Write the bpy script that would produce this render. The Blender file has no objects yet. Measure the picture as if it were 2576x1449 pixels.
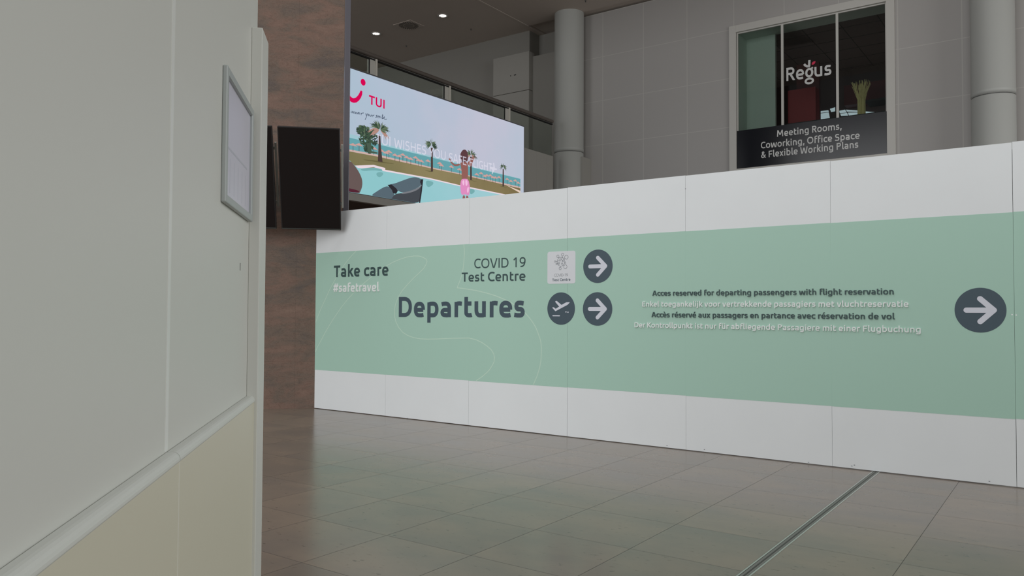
import bpy, math, random
from mathutils import Vector, Matrix

SC = bpy.context.scene
COL = SC.collection
random.seed(7)

# ------------------------------------------------------------------ camera
EYE = 1.5
YAW, PITCH, ROLL, FPX = 0.62229, 0.02976, 0.00458, 1980.23
F0 = Vector((-math.sin(YAW), math.cos(YAW), 0)); R0 = Vector((math.cos(YAW), math.sin(YAW), 0)); U0 = Vector((0, 0, 1))
FW = F0*math.cos(PITCH) + U0*math.sin(PITCH); UP = U0*math.cos(PITCH) - F0*math.sin(PITCH)
RT = R0*math.cos(ROLL) + UP*math.sin(ROLL); UP = UP*math.cos(ROLL) - R0*math.sin(ROLL)
cam_data = bpy.data.cameras.new('camera'); cam = bpy.data.objects.new('camera', cam_data); COL.objects.link(cam)
m = Matrix((RT, UP, -FW)).transposed().to_4x4(); m.translation = Vector((0, 0, EYE)); cam.matrix_world = m
cam_data.sensor_width = 36.0; cam_data.sensor_fit = 'HORIZONTAL'; cam_data.lens = FPX/2576*36
cam_data.clip_start = 0.05; cam_data.clip_end = 200
SC.camera = cam
SC.view_settings.view_transform = 'Standard'; SC.view_settings.look = 'None'
SC.view_settings.exposure = 0.0; SC.view_settings.gamma = 1.0; SC.view_settings.use_curve_mapping = False

# ------------------------------------------------------------------ light
world = bpy.data.worlds.new('hall_ambient'); SC.world = world; world.use_nodes = True
bg = world.node_tree.nodes['Background']; bg.inputs[0].default_value = (0.95, 0.98, 1.0, 1); bg.inputs[1].default_value = 0.12

def area_light(name, loc, target, sx, sy, power, col=(1, 1, 1)):
    d = bpy.data.lights.new(name, 'AREA'); d.shape = 'RECTANGLE'; d.size = sx; d.size_y = sy; d.energy = power; d.color = col
    o = bpy.data.objects.new(name, d); COL.objects.link(o); o.location = loc
    o.rotation_euler = (Vector(target)-Vector(loc)).to_track_quat('-Z', 'Y').to_euler()
    return o
# daylight: the glazed hall roof in front of the gallery and the glass facade behind the viewer
area_light('roof_skylight', (-14, -4, 24), (-14, -4, 0), 32, 24, 4700, (0.97, 0.99, 1.0))
area_light('glass_facade', (-6, -24, 8), (-6, 0, 8), 34, 14, 4400, (0.98, 0.99, 1.0))
area_light('side_fill', (17, 7, 8), (0, 7, 5), 14, 12, 1700, (0.99, 0.99, 0.98))  # unseen fill from the right, added to brighten the near partition
pl = bpy.data.lights.new('office_fill', 'POINT'); pl.energy = 22; pl.shadow_soft_size = 0.25; pl.color = (1.0, 0.97, 0.94)  # added fill behind the sign film, lifts the dark office interior
po = bpy.data.objects.new('office_fill', pl); COL.objects.link(po); po.location = (-5.2, 22.9, 5.6)

# ------------------------------------------------------------------ materials
def lin(c):
    return tuple(((x/255)/12.92 if x/255 <= 0.04045 else ((x/255+0.055)/1.055)**2.4) for x in c)

MATS = {}
def mat(name, rgb, rough=0.6, metal=0.0, spec=0.5, bump=0.0, bscale=40, emit=0.0, mottle=0.0, mscale=3.0):
    if name in MATS: return MATS[name]
    M = bpy.data.materials.new(name); M.use_nodes = True; nt = M.node_tree; b = nt.nodes['Principled BSDF']
    c = lin(rgb)
    b.inputs['Base Color'].default_value = (*c, 1); b.inputs['Roughness'].default_value = rough
    b.inputs['Metallic'].default_value = metal; b.inputs['Specular IOR Level'].default_value = spec
    if emit:
        b.inputs['Emission Color'].default_value = (*c, 1); b.inputs['Emission Strength'].default_value = emit
    if bump or mottle:
        tc = nt.nodes.new('ShaderNodeNewGeometry')
        nz = nt.nodes.new('ShaderNodeTexNoise'); nz.inputs['Scale'].default_value = mscale if mottle else bscale; nz.inputs['Detail'].default_value = 5
        nt.links.new(tc.outputs['Position'], nz.inputs['Vector'])
        if mottle:
            r = nt.nodes.new('ShaderNodeValToRGB'); r.color_ramp.elements[0].position = 0.3; r.color_ramp.elements[1].position = 0.7
            r.color_ramp.elements[0].color = (*[x*(1-mottle) for x in c], 1); r.color_ramp.elements[1].color = (*[min(1, x*(1+mottle)) for x in c], 1)
            nt.links.new(nz.outputs['Fac'], r.inputs[0]); nt.links.new(r.outputs[0], b.inputs['Base Color'])
        if bump:
            bn = nt.nodes.new('ShaderNodeBump'); bn.inputs['Strength'].default_value = bump; bn.inputs['Distance'].default_value = 0.01
            nt.links.new(nz.outputs['Fac'], bn.inputs['Height']); nt.links.new(bn.outputs[0], b.inputs['Normal'])
    MATS[name] = M
    return M

def screen_mat(name, rgb):
    """A colour shown by the lit LED wall."""
    if name in MATS: return MATS[name]
    M = bpy.data.materials.new(name); M.use_nodes = True; nt = M.node_tree; nt.nodes.clear()
    e = nt.nodes.new('ShaderNodeEmission'); e.inputs[0].default_value = (*lin(rgb), 1); o = nt.nodes.new('ShaderNodeOutputMaterial')
    nt.links.new(e.outputs[0], o.inputs[0]); MATS[name] = M
    return M

def screen_fade(name, rgb, alpha):
    if name in MATS: return MATS[name]
    M = bpy.data.materials.new(name); M.use_nodes = True; nt = M.node_tree; nt.nodes.clear()
    e = nt.nodes.new('ShaderNodeEmission'); e.inputs[0].default_value = (*lin(rgb), 1); o = nt.nodes.new('ShaderNodeOutputMaterial')
    t = nt.nodes.new('ShaderNodeBsdfTransparent'); mx = nt.nodes.new('ShaderNodeMixShader'); mx.inputs[0].default_value = alpha
    nt.links.new(t.outputs[0], mx.inputs[1]); nt.links.new(e.outputs[0], mx.inputs[2]); nt.links.new(mx.outputs[0], o.inputs[0]); MATS[name] = M
    return M

def screen_grad(name, stops, axis, v0, v1):
    """Picture colour that changes along one axis of the screen (the displayed photo's sky, lawn, pool)."""
    M = bpy.data.materials.new(name); M.use_nodes = True; nt = M.node_tree; nt.nodes.clear()
    g = nt.nodes.new('ShaderNodeNewGeometry'); sx = nt.nodes.new('ShaderNodeSeparateXYZ'); nt.links.new(g.outputs['Position'], sx.inputs[0])
    mr = nt.nodes.new('ShaderNodeMapRange'); mr.inputs[1].default_value = v0; mr.inputs[2].default_value = v1
    nz = nt.nodes.new('ShaderNodeTexNoise'); nz.inputs['Scale'].default_value = 1.3; nz.inputs['Detail'].default_value = 4
    nt.links.new(g.outputs['Position'], nz.inputs['Vector'])
    ad = nt.nodes.new('ShaderNodeMath'); ad.operation = 'MULTIPLY_ADD'; ad.inputs[1].default_value = 0.5; 
    nt.links.new(sx.outputs[axis], mr.inputs[0]); nt.links.new(nz.outputs['Fac'], ad.inputs[0]); nt.links.new(mr.outputs[0], ad.inputs[2])
    sb = nt.nodes.new('ShaderNodeMath'); sb.operation = 'SUBTRACT'; sb.inputs[1].default_value = 0.25; nt.links.new(ad.outputs[0], sb.inputs[0])
    r = nt.nodes.new('ShaderNodeValToRGB'); els = r.color_ramp.elements
    while len(els) < len(stops): els.new(0.5)
    for e_, (p, c) in zip(els, stops): e_.position = p; e_.color = (*lin(c), 1)
    e = nt.nodes.new('ShaderNodeEmission'); o = nt.nodes.new('ShaderNodeOutputMaterial')
    nt.links.new(sb.outputs[0], r.inputs[0]); nt.links.new(r.outputs[0], e.inputs[0]); nt.links.new(e.outputs[0], o.inputs[0])
    MATS[name] = M
    return M

def glass_mat(name, refl, tint, ior=1.5):
    M = bpy.data.materials.new(name); M.use_nodes = True; nt = M.node_tree; nt.nodes.clear()
    o = nt.nodes.new('ShaderNodeOutputMaterial'); t = nt.nodes.new('ShaderNodeBsdfTransparent'); t.inputs[0].default_value = (*tint, 1)
    g = nt.nodes.new('ShaderNodeBsdfGlossy'); g.inputs['Roughness'].default_value = 0.02
    fr = nt.nodes.new('ShaderNodeFresnel'); fr.inputs[0].default_value = ior
    mu = nt.nodes.new('ShaderNodeMath'); mu.operation = 'MULTIPLY'; mu.inputs[1].default_value = refl
    mx = nt.nodes.new('ShaderNodeMixShader'); nt.links.new(fr.outputs[0], mu.inputs[0]); nt.links.new(mu.outputs[0], mx.inputs[0])
    nt.links.new(t.outputs[0], mx.inputs[1]); nt.links.new(g.outputs[0], mx.inputs[2]); nt.links.new(mx.outputs[0], o.inputs[0])
    MATS[name] = M
    return M

def N(nt, kind, **kw):
    n = nt.nodes.new(kind)
    for k, v in kw.items(): setattr(n, k, v)
    return n
def math_node(nt, op, a, b=None):
    n = nt.nodes.new('ShaderNodeMath'); n.operation = op
    for i, x in enumerate((a, b)):
        if x is None: continue
        if isinstance(x, (int, float)): n.inputs[i].default_value = x
        else: nt.links.new(x, n.inputs[i])
    return n.outputs[0]
def line_mask(nt, coord, off, step, width):
    """1 on a joint, 0 elsewhere."""
    a = math_node(nt, 'DIVIDE', math_node(nt, 'SUBTRACT', coord, off), step)
    fr = math_node(nt, 'SUBTRACT', a, math_node(nt, 'ROUND', a))
    return math_node(nt, 'LESS_THAN', math_node(nt, 'ABSOLUTE', fr), width/step/2)

def floor_material():
    M = bpy.data.materials.new('stone_floor_tiles'); M.use_nodes = True; nt = M.node_tree; b = nt.nodes['Principled BSDF']
    g = N(nt, 'ShaderNodeNewGeometry'); s = N(nt, 'ShaderNodeSeparateXYZ'); nt.links.new(g.outputs['Position'], s.inputs[0])
    X, Y = s.outputs[0], s.outputs[1]
    lx = line_mask(nt, X, -2.322, 0.7235, 0.0045); ly = line_mask(nt, Y, 5.24, 0.7065, 0.004)
    joint = math_node(nt, 'MAXIMUM', math_node(nt, 'MULTIPLY', lx, 0.8), math_node(nt, 'MULTIPLY', ly, 0.75))
    cx = math_node(nt, 'FLOOR', math_node(nt, 'DIVIDE', math_node(nt, 'SUBTRACT', X, -2.322), 0.7235))
    cy = math_node(nt, 'FLOOR', math_node(nt, 'DIVIDE', math_node(nt, 'SUBTRACT', Y, 5.24), 0.7065))
    cb = N(nt, 'ShaderNodeCombineXYZ'); nt.links.new(cx, cb.inputs[0]); nt.links.new(cy, cb.inputs[1])
    wn = N(nt, 'ShaderNodeTexWhiteNoise', noise_dimensions='2D'); nt.links.new(cb.outputs[0], wn.inputs['Vector'])
    off = N(nt, 'ShaderNodeVectorMath', operation='MULTIPLY_ADD'); off.inputs[1].default_value = (2.2, 6.0, 1)
    nt.links.new(g.outputs['Position'], off.inputs[0])
    sc = N(nt, 'ShaderNodeVectorMath', operation='SCALE'); sc.inputs[3].default_value = 9.0
    nt.links.new(wn.outputs['Color'], sc.inputs[0]); nt.links.new(sc.outputs[0], off.inputs[2])
    streak = N(nt, 'ShaderNodeTexNoise'); streak.inputs['Scale'].default_value = 4.2; streak.inputs['Detail'].default_value = 8; streak.inputs['Roughness'].default_value = 0.72
    nt.links.new(off.outputs[0], streak.inputs['Vector'])
    blot = N(nt, 'ShaderNodeTexNoise'); blot.inputs['Scale'].default_value = 1.1; blot.inputs['Detail'].default_value = 4
    bo = N(nt, 'ShaderNodeVectorMath', operation='MULTIPLY_ADD'); bo.inputs[1].default_value = (1.4, 2.4, 1); nt.links.new(g.outputs['Position'], bo.inputs[0]); nt.links.new(sc.outputs[0], bo.inputs[2])
    nt.links.new(bo.outputs[0], blot.inputs['Vector'])
    r1 = N(nt, 'ShaderNodeValToRGB'); e = r1.color_ramp.elements
    e[0].position = 0.30; e[0].color = (*lin(FLOOR_A), 1); e[1].position = 0.66; e[1].color = (*lin(FLOOR_B), 1)
    nt.links.new(blot.outputs['Fac'], r1.inputs[0])
    r2 = N(nt, 'ShaderNodeValToRGB'); e = r2.color_ramp.elements
    e[0].position = 0.27; e[0].color = (0.66, 0.68, 0.74, 1); e[1].position = 0.40; e[1].color = (1, 1, 1, 1)
    nt.links.new(streak.outputs['Fac'], r2.inputs[0])
    mu = N(nt, 'ShaderNodeMixRGB', blend_type='MULTIPLY'); mu.inputs[0].default_value = 0.24
    nt.links.new(r1.outputs[0], mu.inputs[1]); nt.links.new(r2.outputs[0], mu.inputs[2])
    fm = N(nt, 'ShaderNodeVectorMath', operation='MULTIPLY_ADD'); fm.inputs[1].default_value = (16.0, 34.0, 1); nt.links.new(g.outputs['Position'], fm.inputs[0]); nt.links.new(sc.outputs[0], fm.inputs[2])
    fleck = N(nt, 'ShaderNodeTexNoise'); fleck.inputs['Scale'].default_value = 1.0; fleck.inputs['Detail'].default_value = 6; fleck.inputs['Roughness'].default_value = 0.6
    nt.links.new(fm.outputs[0], fleck.inputs['Vector'])
    r3 = N(nt, 'ShaderNodeValToRGB'); e = r3.color_ramp.elements
    e[0].position = 0.625; e[0].color = (1, 1, 1, 1); e[1].position = 0.73; e[1].color = (0.45, 0.46, 0.48, 1)
    nt.links.new(fleck.outputs['Fac'], r3.inputs[0])
    m3 = N(nt, 'ShaderNodeMixRGB', blend_type='MULTIPLY'); m3.inputs[0].default_value = 1.0
    nt.links.new(mu.outputs[0], m3.inputs[1]); nt.links.new(r3.outputs[0], m3.inputs[2]); mu = m3
    tone = math_node(nt, 'MULTIPLY_ADD', wn.outputs['Value'], 0.12); tone.node.inputs[2].default_value = 0.94
    hs = N(nt, 'ShaderNodeHueSaturation'); nt.links.new(tone, hs.inputs['Value']); nt.links.new(mu.outputs[0], hs.inputs['Color'])
    mj = N(nt, 'ShaderNodeMixRGB'); nt.links.new(joint, mj.inputs[0]); nt.links.new(hs.outputs[0], mj.inputs[1]); mj.inputs[2].default_value = (*lin((44, 38, 34)), 1)
    nt.links.new(mj.outputs[0], b.inputs['Base Color'])
    rr = math_node(nt, 'MULTIPLY_ADD', blot.outputs['Fac'], 0.10); rr.node.inputs[2].default_value = 0.16
    nt.links.new(math_node(nt, 'MAXIMUM', rr, math_node(nt, 'MULTIPLY', joint, 0.6)), b.inputs['Roughness'])
    b.inputs['Specular IOR Level'].default_value = 0.45
    MATS[M.name] = M
    return M

def granite_material():
    M = bpy.data.materials.new('polished_brown_granite'); M.use_nodes = True; nt = M.node_tree; b = nt.nodes['Principled BSDF']
    tc = N(nt, 'ShaderNodeTexCoord'); g = tc.outputs['Object']
    mp = N(nt, 'ShaderNodeMapping'); mp.inputs['Rotation'].default_value = (0, math.radians(7), 0); mp.inputs['Scale'].default_value = (0.9, 0.9, 2.6)
    nt.links.new(g, mp.inputs[0])
    vein = N(nt, 'ShaderNodeTexNoise'); vein.inputs['Scale'].default_value = 1.5; vein.inputs['Detail'].default_value = 9; vein.inputs['Roughness'].default_value = 0.66; vein.inputs['Distortion'].default_value = 0.55
    nt.links.new(mp.outputs[0], vein.inputs['Vector'])
    r = N(nt, 'ShaderNodeValToRGB'); e = r.color_ramp.elements
    e[0].position = 0.28; e[0].color = (*lin((100, 93, 90)), 1); e[1].position = 0.74; e[1].color = (*lin((140, 117, 105)), 1)
    x = e.new(0.46); x.color = (*lin((119, 104, 94)), 1); x = e.new(0.57); x.color = (*lin((130, 107, 96)), 1)
    nt.links.new(vein.outputs['Fac'], r.inputs[0])
    sp = N(nt, 'ShaderNodeTexNoise'); sp.inputs['Scale'].default_value = 60; sp.inputs['Detail'].default_value = 6; sp.inputs['Roughness'].default_value = 0.7; nt.links.new(mp.outputs[0], sp.inputs['Vector'])
    r2 = N(nt, 'ShaderNodeValToRGB'); e = r2.color_ramp.elements; e[0].position = 0.28; e[0].color = (0.60, 0.59, 0.58, 1); e[1].position = 0.52; e[1].color = (1, 1, 1, 1)
    nt.links.new(sp.outputs['Fac'], r2.inputs[0])
    mu = N(nt, 'ShaderNodeMixRGB', blend_type='MULTIPLY'); mu.inputs[0].default_value = 0.8
    nt.links.new(r.outputs[0], mu.inputs[1]); nt.links.new(r2.outputs[0], mu.inputs[2])
    mp2 = N(nt, 'ShaderNodeMapping'); mp2.inputs['Rotation'].default_value = (0, math.radians(-10), 0); mp2.inputs['Scale'].default_value = (1.0, 1.0, 3.2); nt.links.new(g, mp2.inputs[0])
    v2 = N(nt, 'ShaderNodeTexNoise'); v2.inputs['Scale'].default_value = 2.2; v2.inputs['Detail'].default_value = 10; v2.inputs['Roughness'].default_value = 0.68; v2.inputs['Distortion'].default_value = 1.6; nt.links.new(mp2.outputs[0], v2.inputs['Vector'])
    r4 = N(nt, 'ShaderNodeValToRGB'); e = r4.color_ramp.elements; e[0].position = 0.470; e[0].color = (1, 1, 1, 1); e[1].position = 0.512; e[1].color = (1, 1, 1, 1)
    x = e.new(0.491); x.color = (0.76, 0.75, 0.74, 1)
    nt.links.new(v2.outputs['Fac'], r4.inputs[0])
    m4 = N(nt, 'ShaderNodeMixRGB', blend_type='MULTIPLY'); m4.inputs[0].default_value = 0.8
    nt.links.new(mu.outputs[0], m4.inputs[1]); nt.links.new(r4.outputs[0], m4.inputs[2]); mu = m4
    nt.links.new(mu.outputs[0], b.inputs['Base Color']); b.inputs['Roughness'].default_value = 0.12; b.inputs['Specular IOR Level'].default_value = 0.4
    MATS[M.name] = M
    return M

def cladding_material():
    M = bpy.data.materials.new('grey_wall_cladding'); M.use_nodes = True; nt = M.node_tree; b = nt.nodes['Principled BSDF']
    g = N(nt, 'ShaderNodeNewGeometry'); s = N(nt, 'ShaderNodeSeparateXYZ'); nt.links.new(g.outputs['Position'], s.inputs[0])
    j = math_node(nt, 'MAXIMUM', line_mask(nt, s.outputs[0], -11.13, 1.304, 0.022), line_mask(nt, s.outputs[2], 6.36, 1.289, 0.018))
    mj = N(nt, 'ShaderNodeMixRGB'); nt.links.new(j, mj.inputs[0]); mj.inputs[1].default_value = (*lin(WALL_C), 1); mj.inputs[2].default_value = (*lin(WALL_J), 1)
    nt.links.new(mj.outputs[0], b.inputs['Base Color']); b.inputs['Roughness'].default_value = 0.55
    MATS[M.name] = M
    return M

FLOOR_A, FLOOR_B = (112, 103, 95), (127, 113, 100)
WALL_C, WALL_J = (178, 175, 172), (192, 190, 185)
FLOOR = floor_material(); GRANITE = granite_material(); CLAD = cladding_material()
WHITE = mat('hoarding_white', (234, 237, 238), 0.5, mottle=0.012, mscale=2)
GREEN = mat('sage_green_vinyl', (174, 210, 193), 0.55)
NAVY = mat('slate_blue_vinyl', (66, 84, 95), 0.5)
DGREEN = mat('dark_green_grey_vinyl', (56, 80, 80), 0.5)
LETW = mat('white_letter', (238, 242, 240), 0.5)
ICONW = mat('pale_lilac_vinyl', (220, 222, 232), 0.5)
ICONL = mat('grey_line_vinyl', (120, 124, 130), 0.5)
LINEG = mat('pale_green_line', (200, 226, 208), 0.5)
DARKGAP = mat('dark_gap', (48, 47, 46), 0.8)
BOARD = mat('partition_laminate', (220, 221, 215), 0.45)
BOARD2 = mat('partition_lower_laminate', (222, 218, 198), 0.42)
LEDGE = mat('partition_ledge', (222, 224, 218), 0.5)
ALU = mat('brushed_aluminium', (186, 192, 191), 0.5, metal=0.2)
STEEL = mat('stainless_edge', (104, 101, 107), 0.4, metal=0.5)
PAPER = mat('printed_paper', (214, 212, 226), 0.35)
PAPERL = mat('faint_print', (196, 198, 210), 0.4)
BLACKSCR = mat('switched_off_screen', (29, 24, 24), 0.35, spec=0.25)
BEZEL = mat('screen_bezel', (35, 33, 34), 0.4)
BEZELL = mat('screen_lower_bezel', (110, 116, 112), 0.35, metal=0.5)
CASE = mat('display_casing', (190, 192, 184), 0.45)
CEIL = mat('ceiling_plaster', (205, 194, 184), 0.8)
CEIL2 = mat('ceiling_seam', (214, 204, 194), 0.8)
COLM = mat('column_grey', (186, 188, 184), 0.5)
RING = mat('column_joint', (84, 84, 82), 0.7)
GWALL = mat('gallery_wall', (150, 148, 142), 0.7)
GPAR = mat('gallery_parapet', (168, 166, 160), 0.6)
SOFFIT = mat('gallery_soffit', (92, 80, 72), 0.7)
LOWWALL = mat('lower_wall_brown', (98, 74, 64), 0.6)
RAIL = mat('bronze_handrail', (120, 112, 106), 0.4, metal=0.5)
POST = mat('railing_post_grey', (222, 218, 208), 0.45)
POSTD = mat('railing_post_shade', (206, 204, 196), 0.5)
RUBBER = mat('black_gasket', (16, 16, 16), 0.6)
RGLASS = glass_mat('railing_glass', 0.25, (0.82, 0.85, 0.82))
WGLASS = glass_mat('window_glass', 0.7, (0.82, 0.86, 0.84))
FRAMEW = mat('window_frame_grey', (202, 200, 194), 0.5)
SIGNB = mat('black_gloss_film', (19, 20, 27), 0.18, spec=0.42)
SIGNT = mat('grey_white_film', (214, 214, 212), 0.5)
REDDOT = mat('crimson_film', (226, 40, 84), 0.5)
OFFW = mat('office_white', (205, 216, 208), 0.7)
OFFDARK = mat('office_dark_wall', (82, 66, 66), 0.8)
OFFRED = mat('office_red_lacquer', (150, 12, 24), 0.5)
OFFRED2 = mat('office_dark_red_wall', (84, 30, 34), 0.7)
OFFBLK = mat('office_black', (30, 32, 32), 0.7)
OFFCEIL = mat('office_ceiling_tile', (104, 90, 90), 0.8)
STRAW = mat('dry_straw', (242, 228, 168), 0.8)
DAYPANE = mat('daylit_pane', (162, 176, 184), 0.5, emit=1.0)
LAMP = mat('lit_lamp', (255, 244, 232), 0.5, emit=5.0)
LAMPRING = mat('lamp_trim', (210, 208, 204), 0.35, metal=0.4)
VENTG = mat('vent_grey', (134, 126, 118), 0.7)
VENTB = mat('vent_slot', (24, 22, 20), 0.9)
SLOT = mat('channel_slot', (108, 110, 104), 0.6)
CHALU = mat('channel_rail', (186, 188, 182), 0.3, metal=0.6)

# ------------------------------------------------------------------ mesh building
class Plane:
    """A face in the building: origin, right and up; its front looks along right x up."""
    def __init__(s, o, u, v=(0, 0, 1)):
        s.o, s.u, s.v = Vector(o), Vector(u).normalized(), Vector(v).normalized(); s.n = s.u.cross(s.v)
    def at(s, a, b, d=0.0): return s.o + s.u*a + s.v*b + s.n*d

class MB:
    def __init__(s): s.v, s.f, s.m, s.smooth = [], [], [], []
    def add(s, vs, fs, mi=0, smooth=False):
        b = len(s.v); s.v += [Vector(x) for x in vs]
        for f in fs: s.f.append([b+i for i in f]); s.m.append(mi); s.smooth.append(smooth)
    def box(s, a, b, mi=0):
        x0, y0, z0 = a; x1, y1, z1 = b
        s.add([(x0,y0,z0),(x1,y0,z0),(x1,y1,z0),(x0,y1,z0),(x0,y0,z1),(x1,y0,z1),(x1,y1,z1),(x0,y1,z1)],
              [(3,2,1,0),(4,5,6,7),(0,1,5,4),(1,2,6,5),(2,3,7,6),(3,0,4,7)], mi)
    def obox(s, P, a0, a1, b0, b1, d0, d1, mi=0):
        vs = [P.at(a, b, d) for d in (d0, d1) for a, b in ((a0,b0),(a1,b0),(a1,b1),(a0,b1))]
        s.add(vs, [(3,2,1,0),(4,5,6,7),(0,1,5,4),(1,2,6,5),(2,3,7,6),(3,0,4,7)], mi)
    def lift(s, d0, d1):
        # every stroke lies a hair above the one it crosses
        s.k = (getattr(s, 'k', 0)+1) % 24
        return d1 + s.k*min(0.00004, (d1-d0)*0.02)
    def poly(s, P, pts, d0, d1, mi=0, lift=False):
        if lift: d1 = s.lift(d0, d1)
        ar = sum(pts[i-1][0]*pts[i][1]-pts[i][0]*pts[i-1][1] for i in range(len(pts)))
        if ar < 0: pts = pts[::-1]
        n = len(pts)
        s.add([P.at(a, b, d1) for a, b in pts] + [P.at(a, b, d0) for a, b in pts],
              [list(range(n))] + [(i, n+i, n+(i+1) % n, (i+1) % n) for i in range(n)], mi)
    def flat(s, P, pts, d, mi=0):
        ar = sum(pts[i-1][0]*pts[i][1]-pts[i][0]*pts[i-1][1] for i in range(len(pts)))
        if ar < 0: pts = pts[::-1]
        s.add([P.at(a, b, d) for a, b in pts], [list(range(len(pts)))], mi)
    def stroke(s, P, pts, w, d0, d1, closed=False, cap=False, mi=0, w1=None):
        d1 = s.lift(d0, d1)
        L, R = ribbon(pts, w, closed, w1); n = len(L); k = n if closed else n-1
        vs = [P.at(a, b, d1) for a, b in L] + [P.at(a, b, d1) for a, b in R] + [P.at(a, b, d0) for a, b in L] + [P.at(a, b, d0) for a, b in R]
        fs = []
        for i in range(k):
            j = (i+1) % n
            fs += [(n+i, n+j, j, i), (i, j, 2*n+j, 2*n+i), (n+j, n+i, 3*n+i, 3*n+j)]
        if not closed: fs += [(0, 2*n, 3*n, n), (n-1, 2*n-1, 4*n-1, 3*n-1)]
        s.add(vs, fs, mi)
        if cap:
            for (x, y), ww in ((pts[0], w), (pts[-1], w1 or w)): s.poly(P, circle(x, y, ww/2, 20), d0, d1, mi, True)
    def lathe(s, c, prof, n=48, mi=0, smooth=True):
        c = Vector(c); k = len(prof)
        vs = [c + Vector((r*math.cos(2*math.pi*i/n), r*math.sin(2*math.pi*i/n), z)) for i in range(n) for r, z in prof]
        fs = [(i*k+j, ((i+1) % n)*k+j, ((i+1) % n)*k+j+1, i*k+j+1) for i in range(n) for j in range(k-1)]
        s.add(vs, fs, mi, smooth)
    def tube(s, a, b, r, n=16, mi=0):
        a, b = Vector(a), Vector(b); t = (b-a).normalized(); x = t.orthogonal().normalized(); y = t.cross(x)
        ring = [x*(r*math.cos(2*math.pi*i/n)) + y*(r*math.sin(2*math.pi*i/n)) for i in range(n)]
        s.add([a+q for q in ring], [list(range(n))[::-1]], mi); s.add([b+q for q in ring], [list(range(n))], mi)
        s.add([a+q for q in ring]+[b+q for q in ring], [(i, (i+1) % n, n+(i+1) % n, n+i) for i in range(n)], mi, True)

def circle(x, y, r, n=40): return [(x+r*math.cos(2*math.pi*i/n), y+r*math.sin(2*math.pi*i/n)) for i in range(n)]
def ribbon(pts, w, closed=False, w1=None):
    n = len(pts); L, R = [], []
    for i in range(n):
        p = pts[i]; q0 = pts[i-1] if (i > 0 or closed) else None; q1 = pts[(i+1) % n] if (i < n-1 or closed) else None
        ds = []
        for a, b in ((q0, p), (p, q1)):
            if a is None or b is None: continue
            dx, dy = b[0]-a[0], b[1]-a[1]; l = math.hypot(dx, dy)
            if l > 1e-9: ds.append((dx/l, dy/l))
        if not ds: ds = [(1, 0)]
        if len(ds) == 1: ds.append(ds[0])
        nx, ny = -(ds[0][1]+ds[1][1]), ds[0][0]+ds[1][0]; l = math.hypot(nx, ny) or 1e-6; nx, ny = nx/l, ny/l
        c = max(0.45, -nx*ds[0][1]*1.0+ny*ds[0][0])
        ww = w if w1 is None else w+(w1-w)*i/(n-1)
        h = ww/2/c
        L.append((p[0]+nx*h, p[1]+ny*h)); R.append((p[0]-nx*h, p[1]-ny*h))
    return L, R

LOC = {}
def empty(name, loc):
    o = bpy.data.objects.new(name, None); COL.objects.link(o); o.location = loc; o.empty_display_size = 0.2; LOC[o.name] = Vector(loc)
    return o
def build(name, mb, mats, parent=None, origin=None, label=None, bevel=0):
    mats = mats if isinstance(mats, (list, tuple)) else [mats]
    base = LOC[parent.name] if parent else Vector((0, 0, 0))
    org = Vector(origin) if origin is not None else base
    me = bpy.data.meshes.new(name); me.from_pydata([v-org for v in mb.v], [], mb.f); me.update()
    for mm in mats: me.materials.append(mm)
    for p, i, sm in zip(me.polygons, mb.m, mb.smooth): p.material_index = i; p.use_smooth = sm
    o = bpy.data.objects.new(name, me); COL.objects.link(o)
    if parent: o.parent = parent
    o.location = org-base; LOC[o.name] = org
    if label: o['label'] = label
    if bevel:
        b = o.modifiers.new('bevel', 'BEVEL'); b.width = bevel; b.segments = 2; b.limit_method = 'ANGLE'
    return o
def tag(o, label, cat, group=None, kind=None):
    o['label'] = label; o['category'] = cat
    if group: o['group'] = group
    if kind: o['kind'] = kind
    return o
def struct(name, mb, mats, label=None):
    o = build(name, mb, mats); o['kind'] = 'structure'
    if label: o['label'] = label
    return o

# ------------------------------------------------------------------ lettering drawn as strokes
XH, CH, AH, DH = 0.52, 0.70, 0.765, -0.19
def arc(cx, cy, rx, ry, a0, a1, n=12, e=2.4):
    out = []
    for i in range(n+1):
        t = math.radians(a0+(a1-a0)*i/n); c, s_ = math.cos(t), math.sin(t)
        out.append((cx+rx*math.copysign(abs(c)**(2/e), c), cy+ry*math.copysign(abs(s_)**(2/e), s_)))
    return out
def diag(x0, y0, x1, y1, w):
    """a slanting stroke whose ends are cut level"""
    h = w*math.hypot(x1-x0, y1-y0)/abs(y1-y0)/2
    return ('p', [(x0-h, y0), (x0+h, y0), (x1+h, y1), (x1-h, y1)])
def S(*pts, closed=False): return ('s', list(pts), closed)
def SL(pts, closed=False): return ('s', list(pts), closed)

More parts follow.
